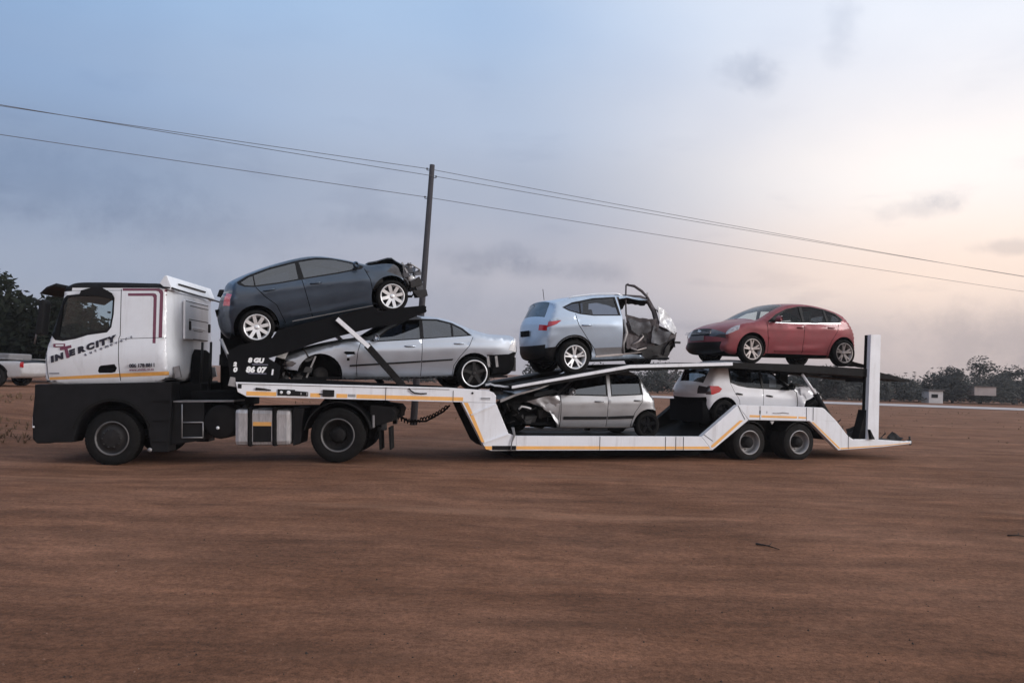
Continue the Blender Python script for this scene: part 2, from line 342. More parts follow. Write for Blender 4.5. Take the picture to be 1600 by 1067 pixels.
def truck_wheel(parent, x, y, z, r, rim, w, side=-1, front=True, m='wheel_grey', nuts=10, tyre_mat='rubber', twin=False):
    s = side; o = MB()
    dish = [(s*(w/2-.01), rim-.012), (s*(w/2+.012), rim+.004), (s*(w/2-.002), rim+.014), (s*(w/2-.02), rim-.02)]
    ring = MB().lathe([(s*(w/2-.012), rim-.016), (s*(w/2+.014), rim-.002), (s*(w/2+.016), rim+.006), (s*(w/2+.004), rim+.016)], 40)
    if front: dish += [(s*(w/2-.05), rim*.86), (s*(w/2+.015), rim*.62), (s*(w/2+.02), rim*.45), (s*(w/2+.03), .001)]
    else: dish += [(s*(w/2-.10), rim*.92), (s*(w/2-.14), rim*.8), (s*(w/2-.15), rim*.5)]
    o.lathe(dish, 40); wh = o.build('wheel', m, parent); wh.location = (x, y, z); ring.build('rim_flange', 'rim_dull' if m == 'wheel_black' else 'wheel_grey', wh)
    if not front: MB().lathe([(s*(w/2-.152), rim*.52), (s*(w/2-.02), rim*.46), (s*(w/2-.0), rim*.34), (s*(w/2+.01), .001)], 24).build('hub', 'black_steel', wh)
    rr = rim*.55 if front else rim*.62; yy = (w/2+.02) if front else (w/2-.145)
    nb = MB()
    for i in range(nuts):
        a = 2*math.pi*i/nuts; nb.lathe([(s*(yy-.03), .016), (s*(yy+.02), .016), (s*(yy+.025), .001)], 6, c=(rr*math.cos(a), 0, rr*math.sin(a)))
    tag(nb.build('wheel_nuts', m, wh), kind='stuff')
    for q in ((0, 1) if twin else (0,)):
        c = (0, -s*q*(w+.03), 0); t = MB()
        prof = [(s*(w/2-.004), rim), (s*(w/2+.008), rim+.03), (s*(w/2+.012), r-.09), (s*(w/2-.004), r-.03), (s*(w/2-.03), r-.004)]
        for k in range(-2, 3):
            yk = -k*w/6.2; prof += [(s*(yk+.022), r), (s*(yk+.014), r-.014), (s*(yk-.014), r-.014), (s*(yk-.022), r)]
        prof = prof[:5]+sorted(prof[5:], key=lambda p: -p[0]*s)+[(s*(-w/2+.03), r-.004), (s*(-w/2), r-.06), (s*(-w/2), rim)]
        t.lathe(prof, 48, c=c)
        for i in range(48):                        # shoulder lugs
            a = 2*math.pi*(i+.5)/48; ca, sa = math.cos(a), math.sin(a); hw = .02
            vs = []
            for yq, rq in ((w/2-.002, r-.05), (w/2+.006, r-.045), (w/2-.02, r+.002), (w/2-.05, r+.002)):
                for k in (-1, 1): vs.append((c[0]+ca*rq-sa*hw*k, c[1]+s*yq, c[2]+sa*rq+ca*hw*k))
            t.add(vs, [(0,1,3,2),(2,3,5,4),(4,5,7,6)])
        t.build('tyre', tyre_mat, wh)
    return wh

# ------------------------------------------------------------------ car body builder
class Car:
    """Body = closed side outline; every side panel lies on one curved flank surface y = half_width(x, z)."""
    def __init__(s, root, prof, W, belt, tum=.33, paint='paint_silver', top_crown=.045, end_crown=(.17, .17), r=.06, crease=None, damage=None, taper=.10, splits=None, glassm='glass_dark'):
        s.root = root; s.W = W; s.belt = belt; s.tum = tum; s.paint = paint; s.damage = damage; s.r = r; s.crease = crease; s.taper = taper
        pts = []; seg = []
        for nm, ps in prof:
            for p in ps: pts.append(p); seg.append(nm)
        cr = catmull(pts, True, .05); O = np.array([c[0] for c in cr]); s.seg = [seg[c[1]] for c in cr]
        T = np.roll(O, -1, 0)-np.roll(O, 1, 0); T /= np.linalg.norm(T, axis=1)[:, None]; Nn = np.stack([-T[:, 1], T[:, 0]], 1)
        for _ in range(8): Nn = (Nn+np.roll(Nn, 1, 0)+np.roll(Nn, -1, 0))
        Nn /= np.linalg.norm(Nn, axis=1)[:, None]
        c = np.where(Nn[:, 0] < 0, end_crown[0], end_crown[1])*np.abs(Nn[:, 0])**1.6+np.where(Nn[:, 1] > 0, top_crown, .01)*np.abs(Nn[:, 1])
        for _ in range(6): c = (c+np.roll(c, 1)+np.roll(c, -1))/3
        s.O = O; s.N = Nn; s.c = c; s.E = O-Nn*c[:, None]
        s.x0 = O[:, 0].min(); s.x1 = O[:, 0].max(); s.splits = splits or {}; s.glassm = glassm
    def beltz(s, x):
        b = s.belt
        return np.interp(x, [p[0] for p in b], [p[1] for p in b]) if isinstance(b, list) else b+0*np.asarray(x, float)
    def w0(s, P):
        P = np.asarray(P, float); x, z = P[:, 0], P[:, 1]; u = (x-(s.x0+s.x1)/2)/((s.x1-s.x0)/2); bz = s.beltz(x)
        w = s.W*(1-s.taper*np.abs(np.clip(u, -1.1, 1.1))**4.5)
        h = z-bz; w = w-s.tum*(np.log1p(np.exp(h/.018))*.018)
        w = w-.095*np.clip((bz-.28-z)/.5, 0, 1)**1.5*1.2-.012*np.clip((z-(bz-.22))/.22, 0, 1)**2
        if s.crease:
            for line, amp, wd in s.crease:
                lz = np.interp(x, [p[0] for p in line], [p[1] for p in line]); e = np.minimum(np.clip((x-line[0][0])/.25, 0, 1), np.clip((line[-1][0]-x)/.25, 0, 1))
                dz = z-lz; w = w+amp*e*np.where(dz < 0, np.exp(-(dz/wd)**2), np.exp(-(dz/(wd*.35))**2))
        return w
    def w(s, P):
        d = pdist(P, s.E); q = np.clip(1-d/s.r, 0, 1); return s.w0(P)-s.r*(1-np.sqrt(np.maximum(0, 1-q*q)))
    def fix(s, V):
        return [s.damage(Vector(v)) for v in V] if s.damage else V
    def strips(s, N=10, skip=()):
        n = len(s.O); we = s.w0(s.E)-s.r; ts = [j/N for j in range(-N, N+1)]
        groups = {}
        for i in range(n):
            i2 = (i+1) % n; nm = s.seg[i]
            if nm in skip: continue
            for j in range(2*N):
                tm = abs(ts[j]+ts[j+1])/2; lab = nm; m = s.paint
                for (lo, hi, l2, m2) in s.splits.get(nm, ()):
                    if lo <= tm <= hi: lab, m = l2, m2; break
                side = (0 if tm == tm and ts[j]+ts[j+1] < 0 else 1) if (lab != nm and any(lab == q[2] and q[0] > .05 for q in s.splits.get(nm, ()))) else 0
                groups.setdefault((lab, m, side), []).append((i, i2, j))
        for (lab, m, side), qs in groups.items():
            idx = {}; V = []; F = []
            def vid(i, j):
                if (i, j) not in idx:
                    t = ts[j]; p = s.O[i]-s.N[i]*s.c[i]*abs(t)**2.4; idx[(i, j)] = len(V); V.append((p[0], t*we[i], p[1]))
                return idx[(i, j)]
            for i, i2, j in qs: F.append((vid(i, j), vid(i, j+1), vid(i2, j+1), vid(i2, j)))
            mesh_obj(lab, s.fix(V), [f[::-1] for f in F], m, s.root, True)
    def sides(s, regions, near_only=(), far_only=(), liner=True, grid=.075, well=.34):
        """regions: (label, polygon, material or None to cut it out, offset); first hit wins."""
        for side in (-1, 1):
            regs = [g for g in regions if not (len(g) > 4 and g[4] != side)]
            vs = []; ed = []
            def loop(poly, closed=True):
                k = len(vs); m = len(poly); vs.extend([tuple(map(float, p)) for p in poly]); ed.extend([(k+i, k+(i+1) % m) for i in range(m if closed else m-1)])
            loop(s.E)
            for d in (.012, .03, .055):
                q = s.E-s.N*d; vs.extend([tuple(p) for p in q[::2]])
            for g in regs:
                p = g[1]; dense = []
                for i in range(len(p)):
                    a = np.array(p[i], float); b = np.array(p[(i+1) % len(p)], float); k = max(1, int(np.linalg.norm(b-a)/.08))
                    dense += [tuple(a+(b-a)*j/k) for j in range(k)]
                loop(dense)
            gx = np.arange(s.x0, s.x1, grid); gz = np.arange(s.O[:, 1].min(), s.O[:, 1].max(), grid*.7)
            G = np.array([(x+(.5*grid if j % 2 else 0), z) for j, z in enumerate(gz) for x in gx]); ok = inpoly(G, s.E) & (pdist(G, s.E) > .06)
            G = G[ok]; vs.extend([tuple(p) for p in G])
            V2, _, F2, *_ = delaunay_2d_cdt([Vector(v) for v in vs], ed, [], 0, 1e-5, False)
            P = np.array([v[:] for v in V2]); cen = np.array([P[list(f)].mean(0) for f in F2]); ins = inpoly(cen, s.E)
            lab = np.full(len(F2), -1)
            for gi in range(len(regs)-1, -1, -1): lab[inpoly(cen, regs[gi][1])] = gi
            w = s.w(P)
            def emit(fsel, name, m, off, sgn=side):
                used = {}; V = []; F = []
                for fi in fsel:
                    f = F2[fi]
                    for i in f:
                        if i not in used: used[i] = len(V); V.append((P[i][0], sgn*(w[i]+off), P[i][1]))
                    ff = [used[i] for i in f]; F.append(ff if sgn < 0 else ff[::-1])
                if F: return mesh_obj(name, s.fix(V), F, m, s.root, True)
            body = [i for i in range(len(F2)) if ins[i] and lab[i] < 0]
            emit(body, 'side_panel', s.paint, 0)
            bylab = {}
            for gi, g in enumerate(regs):
                if g[2] in (None, 'x'): continue
                fs = [i for i in range(len(F2)) if ins[i] and lab[i] == gi]
                emit(fs, g[0], g[2], g[3])
            if liner:
                keep = [i for i in range(len(F2)) if ins[i] and (lab[i] < 0 or not (regs[lab[i]][0] in ('arch', 'void') or 'glass' in regs[lab[i]][0]))]
                emit(keep, 'inner_liner', 'void_black', -.035)
            # wheel wells, one per arch
            for gi, g in enumerate(regs):
                if g[0] != 'arch': continue
                em = {}; V = []; F = []
                for i in range(len(F2)):
                    if not ins[i]: continue
                    f = F2[i]
                    for k in range(len(f)): em.setdefault(tuple(sorted((f[k], f[(k+1) % len(f)]))), []).append(lab[i] == gi)
                    if lab[i] == gi:
                        k = len(V); V += [(P[j][0], side*(w[j]-well), P[j][1]) for j in f]; F.append(tuple(range(k, k+len(f))))
                for e, l in em.items():
                    if len(l) == 2 and l[0] != l[1]:
                        k = len(V)
                        for i in e: V += [(P[i][0], side*(w[i]-.002), P[i][1]), (P[i][0], side*(w[i]-well), P[i][1])]
                        F.append((k, k+1, k+3, k+2))
                if F: mesh_obj('wheel_well', s.fix(V), F, 'void_black', s.root)
    def patch(s, name, poly, off, m, sides=(-1, 1), depth=.02, step=.04, parent=None):
        for side in sides:
            dense = []
            for i in range(len(poly)):
                a = np.array(poly[i], float); b = np.array(poly[(i+1) % len(poly)], float); k = max(1, int(np.linalg.norm(b-a)/step))
                dense += [tuple(a+(b-a)*j/k) for j in range(k)]
            n = len(dense); q = np.array(dense)
            V2, _, F2, *_ = delaunay_2d_cdt([Vector(v) for v in dense], [(i, (i+1) % n) for i in range(n)], [], 0, 1e-6, False)
            P = np.array([v[:] for v in V2]); cen = np.array([P[list(f)].mean(0) for f in F2]); ok = inpoly(cen, q); w = s.w(P)
            V = [(P[i][0], side*(w[i]+off), P[i][1]) for i in range(len(P))]; F = [list(f) if side < 0 else list(f)[::-1] for k, f in enumerate(F2) if ok[k]]
            wq = s.w(q); k0 = len(V)
            for i in range(n): V += [(q[i][0], side*(wq[i]+off), q[i][1]), (q[i][0], side*(wq[i]+off-depth), q[i][1])]
            for i in range(n):
                j = (i+1) % n; f = [k0+2*i, k0+2*i+1, k0+2*j+1, k0+2*j]; F.append(f if side < 0 else f[::-1])
            mesh_obj(name, s.fix(V), F, m, parent or s.root)
    def handle(s, x, z, L=.2, m=None, tilt=0, sides=(-1, 1)):
        for side in sides:
            w = float(s.w([(x, z)])[0]); b = MB(); y = side*(w+.025)
            b.tube([(x-L/2, side*(w-.005), z-tilt*L/2), (x-L/2+.025, y, z-tilt*L*.4), (x, y+side*.006, z), (x+L/2-.025, y, z+tilt*L*.4), (x+L/2, side*(w-.005), z+tilt*L/2)], [.012, .014, .016, .014, .012], 8)
            b.build('door_handle', m or s.paint, s.root)
    def mirror(s, x, z, m=None, sides=(-1, 1), face=1):
        for side in sides:
            w = float(s.w([(x, z)])[0]); m = m or s.paint
            b = MB(); vs = []; fs = []
            for i, (yy, sc) in enumerate(((.03, .45), (.06, .85), (.12, 1.), (.17, .95), (.205, .6))):
                for k in range(10):
                    a = 2*math.pi*k/10; vs.append((x+face*.0+.055*sc*math.cos(a)*(1 if math.cos(a)*face > 0 else 1.1), side*(w+yy), z+.05+.075*sc*math.sin(a)))
            for i in range(4):
                for k in range(10): fs.append((i*10+k, i*10+(k+1) % 10, (i+1)*10+(k+1) % 10, (i+1)*10+k))
            fs += [tuple(range(10)), tuple(range(40, 50))[::-1]]
            b.add(vs, fs, True); b.bar((x, side*(w-.05), z-.01), (x, side*(w+.06), z+.03), .05, .03)
            b.build('wing_mirror', m, s.root)
    def interior(s, xf, zf, sgn, bench_x, wheel=True, airbag=False):
        """sgn: +1 when the car faces +x"""
        b = MB(); W = s.W
        for y in (-.36, .36):
            b.prism([(xf-.25, zf), (xf+.25, zf), (xf+.27, zf+.2), (xf-.2, zf+.16)] if sgn > 0 else [(xf+.25, zf), (xf-.25, zf), (xf-.27, zf+.2), (xf+.2, zf+.16)][::-1], y-.24, y+.24, .03)
            q = [(xf-sgn*.18, zf+.1), (xf-sgn*.34, zf+.72), (xf-sgn*.44, zf+.70), (xf-sgn*.32, zf+.1)]; b.prism(q, y-.22, y+.22, .03)
            q = [(xf-sgn*.36, zf+.74), (xf-sgn*.40, zf+.92), (xf-sgn*.47, zf+.91), (xf-sgn*.44, zf+.74)]; b.prism(q, y-.13, y+.13, .025)
        q = [(bench_x+sgn*.35, zf), (bench_x+sgn*.37, zf+.22), (bench_x, zf+.18), (bench_x-sgn*.18, zf+.7), (bench_x-sgn*.27, zf+.68), (bench_x-sgn*.12, zf)]; b.prism(q, -.6, .6, .03)
        for y in (-.36, .36): b.prism([(bench_x-sgn*.2, zf+.7), (bench_x-sgn*.23, zf+.84), (bench_x-sgn*.3, zf+.83), (bench_x-sgn*.28, zf+.69)], y-.12, y+.12, .02)
        b.build('seats', 'seat_grey', s.root)
        d = MB(); xd = xf+sgn*.62; d.prism([(xd, zf+.2), (xd-sgn*.06, zf+.42), (xd+sgn*.05, zf+.56), (xd+sgn*.45, zf+.52), (xd+sgn*.45, zf+.1)], -W+.16, W-.16, .03)
        d.build('dashboard', 'interior', s.root)
        if wheel:
            k = MB(); cx = xd-sgn*.17; cz = zf+.5; ring = [(cx+sgn*.07*math.sin(a), .36+.18*math.cos(a), cz+.17*math.sin(a)) for a in [2*math.pi*i/20 for i in range(21)]]
            k.tube(ring, .014, 6); k.bar((cx, .36, cz), (xd+sgn*.1, .36, cz-.1), .05); k.bar((cx, .2, cz), (cx, .52, cz), .03, .05); k.build('steering_wheel', 'interior', s.root)
        f = MB(); f.box((s.x0+.35, -W+.12, .24), (s.x1-.35, W-.12, .28)); f.build('floor_pan', 'void_black', s.root)
def bumpy(amp, freq, gate, push=(0, 0, 0), seed=0.):
    def fn(v):
        g = gate(v)
        if g <= 0: return v
        n = noise.noise_vector(v*freq+Vector((seed, seed*1.7, seed*.3))); n2 = noise.noise_vector(v*freq*2.6+Vector((seed+9, 3, 1)))
        return v+(n*amp+n2*amp*.45+Vector(push))*g
    return fn
def junk(rng, lo, hi, n, kinds=('plate', 'tube', 'block'), size=(.06, .3)):
    b = MB(); lo = Vector(lo); hi = Vector(hi)
    for i in range(n):
        c = Vector([rng.uniform(lo[k], hi[k]) for k in range(3)]); k = rng.choice(kinds); L = rng.uniform(*size)
        if k == 'tube':
            p = [c]; d = Vector((rng.uniform(-1, 1), rng.uniform(-1, 1), rng.uniform(-1, 1)))
            for q in range(3): d = (d+Vector((rng.uniform(-.6, .6), rng.uniform(-.6, .6), rng.uniform(-.6, .6)))).normalized(); p.append(p[-1]+d*L/3)
            b.tube(p, rng.uniform(.008, .022), 6)
        elif k == 'plate':
            u = Vector((rng.uniform(-1, 1), rng.uniform(-1, 1)*.6, rng.uniform(-1, 1))).normalized(); v = u.orthogonal().normalized()*L*rng.uniform(.3, .8); u = u*L
            nx = 4; vs = []; fs = []; nn = u.cross(v).normalized()
            for th in (0, .006):
                for a in range(nx):
                    for e in range(nx): vs.append(c+u*(a/(nx-1)-.5)+v*(e/(nx-1)-.5)+nn*(th+L*.16*noise.noise(Vector((a*.9+i*3.3, e*.9, i)))+L*.12*math.sin(a*2.+i)))
            for t in range(2):
                for a in range(nx-1):
                    for e in range(nx-1): fs.append((t*16+a*4+e, t*16+a*4+e+1, t*16+a*4+e+5, t*16+a*4+e+4))
            b.add(vs, fs)
        else:
            a = L*.5; vs = []
            for x in (-1, 1):
                for y in (-1, 1):
                    for z in (-1, 1): vs.append(c+Vector((x*a*rng.uniform(.4, 1), y*a*rng.uniform(.4, 1), z*a*rng.uniform(.3, .8))))
            b.add(vs, [(0,1,3,2),(4,6,7,5),(0,4,5,1),(2,3,7,6),(0,2,6,4),(1,5,7,3)])
    return b

# ------------------------------------------------------------------ ground, road, far setting
def gz(x, y):
    f = max(0., 1-max(0, math.hypot(x, y-12)-34)/20)
    b = (noise.noise(Vector((x*.35, y*.5, 1)))*.035+noise.noise(Vector((x*1.1, y*1.6, 5)))*.014) if f > 0 else 0
    near = math.exp(-((y-15.2)/3.2)**2) if -9 < x < 9 else 0
    b *= f*(1-.85*near)
    dip = .035-.145*sst(-3.4, -6.6, x)*sst(-14, -9.5, x)*math.exp(-((y-14.5)/3.5)**2)
    return b+dip*f+.64*sst(16.5, 27, y)*sst(-9.5, -14.5, x)*max(0, 1-max(0, y-40)/60)
def graded(lo, a, b, hi, d):
    mid = list(np.arange(a, b, d)); l = []; x = a; k = d
    while x > lo: k *= 1.25; x -= k; l.append(x)
    r = []; x = mid[-1]; k = d
    while x < hi: k *= 1.25; x += k; r.append(x)
    return l[::-1]+mid+r
gx = graded(-2500, -22, 24, 2500, .22); gy = graded(-400, 2, 32, 3500, .22)
V = [(x, y, gz(x, y)) for y in gy for x in gx]; nx = len(gx)
F = [(j*nx+i, j*nx+i+1, (j+1)*nx+i+1, (j+1)*nx+i) for j in range(len(gy)-1) for i in range(nx-1)]
def ground_mat():
    m = bpy.data.materials.new('red_earth'); m.use_nodes = True; nt = m.node_tree; b = nt.nodes['Principled BSDF']; L = nt.links.new
    b.inputs['Roughness'].default_value = .95; b.inputs['Specular IOR Level'].default_value = .15
    t = nt.nodes.new('ShaderNodeTexCoord')
    def nz(scale, det=6, st=(1, 1, 1), rot=0, rough=.6):
        q = nt.nodes.new('ShaderNodeMapping'); q.inputs['Scale'].default_value = st; q.inputs['Rotation'].default_value = (0, 0, rot); L(t.outputs['Object'], q.inputs[0])
        n = nt.nodes.new('ShaderNodeTexNoise'); n.inputs['Scale'].default_value = scale; n.inputs['Detail'].default_value = det; n.inputs['Roughness'].default_value = rough; L(q.outputs[0], n.inputs['Vector']); return n.outputs[0]
    def rp(f, a, b_, ca, cb):
        r = nt.nodes.new('ShaderNodeValToRGB'); r.color_ramp.elements[0].position = a; r.color_ramp.elements[1].position = b_; r.color_ramp.elements[0].color = (*ca, 1); r.color_ramp.elements[1].color = (*cb, 1); L(f, r.inputs[0]); return r.outputs[0]
    def mx(f, a, b_, bt='MIX'):
        n = nt.nodes.new('ShaderNodeMix'); n.data_type = 'RGBA'; n.blend_type = bt
        for k, v in ((0, f), (6, a), (7, b_)):
            if isinstance(v, float): n.inputs[k].default_value = v
            else: L(v, n.inputs[k])
        return n.outputs[2]
    g = lambda v: (v, v, v)
    c = rp(nz(.35, 8), .35, .68, (.215, .096, .052), (.310, .150, .090))
    c = mx(1.0, c, rp(nz(.8, 8, (.38, 1.2, 1), .10, .70), .34, .66, g(.66), g(1.18)), 'MULTIPLY')       # graded tracks along the lot
    c = mx(1.0, c, rp(nz(3.0, 8, (.6, 1.2, 1), .05, .70), .36, .64, g(.78), g(1.12)), 'MULTIPLY')
    c = mx(1.0, c, rp(nz(22, 6, (1, 1, 1), 0, .7), .36, .60, g(.66), g(1.10)), 'MULTIPLY')
    c = mx(1.0, c, rp(nz(95, 3), .34, .50, g(.64), g(1.06)), 'MULTIPLY')
    c = mx(1.0, c, rp(nz(1.6, 7, (.13, 1.7, 1), .13, .68), .38, .62, g(.82), g(1.08)), 'MULTIPLY')
    dk = rp(nz(.9, 6, (.7, 1.6, 1)), .57, .72, (0, 0, 0), (.55, .55, .55)); c = mx(dk, c, rp(nz(14, 4), .3, .7, (.12, .058, .034), (.19, .095, .056)))
    lt = rp(nz(.5, 5, (.22, 1.4, 1), .08), .58, .74, (0, 0, 0), (.45, .45, .45)); c = mx(lt, c, rp(nz(20, 4), .3, .7, (.36, .19, .12), (.44, .25, .16)))
    L(c, b.inputs['Base Color'])
    h1 = nz(9, 8, (.7, 1.2, 1), 0, .7); h2 = nz(60, 4)
    ad = nt.nodes.new('ShaderNodeMath'); ad.operation = 'MULTIPLY_ADD'; ad.inputs[1].default_value = .35; L(h2, ad.inputs[0]); L(h1, ad.inputs[2])
    bp = nt.nodes.new('ShaderNodeBump'); bp.inputs['Strength'].default_value = .8; bp.inputs['Distance'].default_value = .06; L(ad.outputs[0], bp.inputs['Height']); L(bp.outputs[0], b.inputs['Normal'])
    return m
ground = mesh_obj('ground', V, F, ground_mat(), None, True); tag(ground, 'bare red brown earth lot with faint wheel tracks', 'ground', kind='structure')
rd = [(-90, 108, 10), (-30, 90, 8), (14, 76, 6.5), (38, 73, 6.5), (62, 68, 6.5), (110, 52, 7), (200, 20, 8)]
cl = [c[0] for c in catmull([(a, b) for a, b, _ in rd], False, 6)]; V = []; F = []
for i, p in enumerate(cl):
    t = cl[min(i+1, len(cl)-1)]-cl[max(i-1, 0)]; t /= np.linalg.norm(t); n = np.array((-t[1], t[0]))
    for k in (-1, 1): q = p+n*k*4.6; V.append((q[0], q[1], .03))
F = [(2*i, 2*i+2, 2*i+3, 2*i+1) for i in range(len(cl)-1)]
tag(mesh_obj('road', V, F, 'road_pale'), 'pale dusty road running past the lot', 'road', kind='structure')
rng = random.Random(7)
# loose stones and clods: nobody could count them
def stones(name, n, m, area, smin, smax, seed, label):
    r = random.Random(seed); b = MB()
    for i in range(n):
        y = area[2]+(area[3]-area[2])*r.random()**1.5; x = r.uniform(area[0], area[1])*max(.35, (y+2)/16); z = gz(x, y); q = smin*(smax/smin)**(r.random()**2.2)
        vs = []
        for k in range(5):
            a = 2*math.pi*k/5+r.random(); vs.append((x+math.cos(a)*q*r.uniform(.6, 1.2), y+math.sin(a)*q*r.uniform(.6, 1.2), z-.004))
        vs.append((x+r.uniform(-.3, .3)*q, y+r.uniform(-.3, .3)*q, z+q*r.uniform(.4, .9)))
        b.add(vs, [(k, (k+1) % 5, 5) for k in range(5)])
    o = b.build(name, m); tag(o, label, 'stones', kind='stuff')
stones('earth_clods', 5200, 'stone', (-13, 13, 3.6, 22), .004, .014, 1, 'small brown clods scattered over the red earth')
stones('pale_stones', 90, 'stone_pale', (-13, 13, 3.6, 20), .004, .011, 2, 'small pale pebbles scattered over the red earth')
stones('dark_chips', 2600, 'twig', (-13, 13, 3.6, 15), .004, .015, 3, 'dark bits of bark and soil on the red earth')
# dry grass on the bank at the left and thin tufts on the far field
b = MB(); r = random.Random(5)
for i in range(2600):
    if i < 1300: x = r.uniform(-24, -9.5); y = r.uniform(16.5, 24.5)
    else: x = r.uniform(-10, 48); y = r.uniform(24, 62)
    if noise.noise(Vector((x*.5, y*.5, 3))) < .02: continue
    z = gz(x, y); h = r.uniform(.04, .16)*(1 if x < -9 else .5)
    for k in range(4):
        a = r.uniform(0, 6.28); dx, dy = math.cos(a)*.02, math.sin(a)*.02; lx, ly = r.uniform(-.06, .06), r.uniform(-.06, .06)
        b.add([(x-dx, y-dy, z), (x+dx, y+dy, z), (x+lx, y+ly, z+h)], [(0, 1, 2)])
tag(b.build('dry_grass', 'dry_grass'), 'sparse dry grass tufts on the bank and far field', 'grass', kind='stuff')
def twig(pts, r0, label):
    b = MB(); b.tube(pts, [r0*(1-.6*i/(len(pts)-1)) for i in range(len(pts))], 6); p = Vector(pts[1]); b.tube([p, p+Vector((.04, .03, .01)), p+Vector((.07, .09, .015))], [r0*.6, r0*.4, r0*.2], 5)
    tag(b.build('fallen_twig', 'twig'), label, 'twig')
twig([(2.58, 8.32, gz(2.58, 8.3)+.012), (2.66, 8.2, gz(2.66, 8.2)+.016), (2.73, 8.05, gz(2.73, 8.05)+.01)], .011, 'short dark twig lying on open ground below the white trailer beam')
twig([(5.72, 9.2, gz(5.72, 9.2)+.01), (5.84, 9.22, gz(5.84, 9.22)+.014), (5.94, 9.2, gz(5.94, 9.2)+.01)], .011, 'short dark twig lying on the ground at far right')

# ------------------------------------------------------------------ trees
def tree(name, x, y, h, wd, trunk_h, n, seed, lm, label, leaf=.16, group=None, lobes=9, cat='tree', flat=.0):
    r = random.Random(seed); z0 = gz(x, y) if y < 60 else .02
    t = empty(name, label, cat, Matrix.Translation((x, y, z0)), group)
    b = MB(); cents = []
    b.tube([(0, 0, -.1), (r.uniform(-.1, .1), 0, trunk_h*.6), (r.uniform(-.2, .2), 0, trunk_h*1.2), (r.uniform(-.2, .2), 0, h*.7)], [.05*h, .04*h, .03*h, .01*h], 8)
    for i in range(lobes):
        a = r.uniform(0, 6.28); rad = wd*.5*math.sqrt(r.random())*.85; zz = trunk_h+(h-trunk_h)*(r.uniform(.12, .80))*(1-.45*(rad/(wd*.5))**2)
        c = Vector((rad*math.cos(a), rad*math.sin(a)*.8, zz)); s = r.uniform(.16, .27)*wd*(.75 if flat else 1); cents.append((c, s))
        b.tube([(0, 0, trunk_h*.7), c*.5+Vector((0, 0, trunk_h*.35)), c], [.022*h, .014*h, .004*h], 5)
    cents.append((Vector((0, 0, h*.84)), .16*wd))
    b.build('trunk', 'bark', t)
    V = []; F = []
    for i in range(n):
        c, s = r.choice(cents); d = Vector((r.gauss(0, 1), r.gauss(0, 1), r.gauss(0, .8))).normalized(); p = c+d*s*(r.random()**.45)*Vector((1, 1, .8)).length*.62
        if p.z < trunk_h*.55: continue
        if noise.noise(p*(2.2/max(.8, wd*.25))+Vector((seed, 0, 0))) < -.12: continue
        u = Vector((r.gauss(0, 1), r.gauss(0, 1), r.gauss(0, .6))).normalized(); v = u.orthogonal().normalized(); q = leaf*r.uniform(.6, 1.4)
        k = len(V); V += [p-u*q, p+v*q*.42, p+u*q, p-v*q*.42]; F.append((k, k+1, k+2, k+3))
    mesh_obj('crown', V, F, lm, t); return t
g = 'trees behind the truck cab at the left'
tree('broadleaf_tree', -23.4, 36, 4.75, 6.6, .5, 21000, 11, 'leaf_dark', 'tallest dark tree at the left edge behind the white pickup', .17, g, 26)
tree('broadleaf_tree', -20.6, 36.5, 4.1, 4.6, .4, 13000, 12, 'leaf_dark', 'middle dark tree seen just left of and through the cab window', .17, g, 18)
tree('broadleaf_tree', -17.9, 37, 3.1, 3.8, .3, 10000, 13, 'leaf_dark', 'lowest dark tree seen through the cab window', .17, g, 16)
g = 'trees across the road'
for i, (px, d, h, wd, lab) in enumerate([
        (1392, 92, 2.5, 7.5, 'low dark tree just right of the tall white post'), (1345, 90, 2.9, 6.5, 'low dark tree just left of the tall white post'),
        (1437, 96, 2.0, 5.5, 'low dark tree beside the small white kiosk'), (1292, 88, 3.7, 5.5, 'rounded tree seen behind the slanting black strut'),
        (1252, 92, 3.4, 5.0, 'tree seen above the white hatchback bonnet under the deck'), (1490, 92, 3.9, 6.5, 'left shoulder of the hazy tree clump near the kiosk'),
        (1532, 94, 5.6, 8.5, 'tallest hazy tree of the clump at the right'), (1585, 97, 4.6, 7.5, 'hazy tree at the far right edge'),
        (862, 95, 3.6, 7.0, 'tree seen in the gap between the silver sedan and the pale blue car'), (1030, 98, 3.0, 8.0, 'tree seen between the two lower hatchbacks'),
        (935, 100, 2.8, 7.0, 'tree hidden mostly behind the pale blue car'), (1175, 98, 2.7, 8.0, 'low tree seen below the upper deck beyond the white hatchback'),
        (1650, 95, 4.2, 8.0, 'hazy tree mostly beyond the right edge'),
        (520, 118, 2.5, 9.0, 'low distant tree behind the fuel tank and gooseneck'), (640, 120, 2.4, 9.0, 'low distant tree just left of the utility pole foot'), (740, 118, 2.6, 8.0, 'low distant tree behind the silver sedan boot')]):
    tree('roadside_tree', (px-800)/1250*d, d, h*.94, wd, .3, 8500, 40+i, 'leaf_hazed', lab, .19, g, 18)
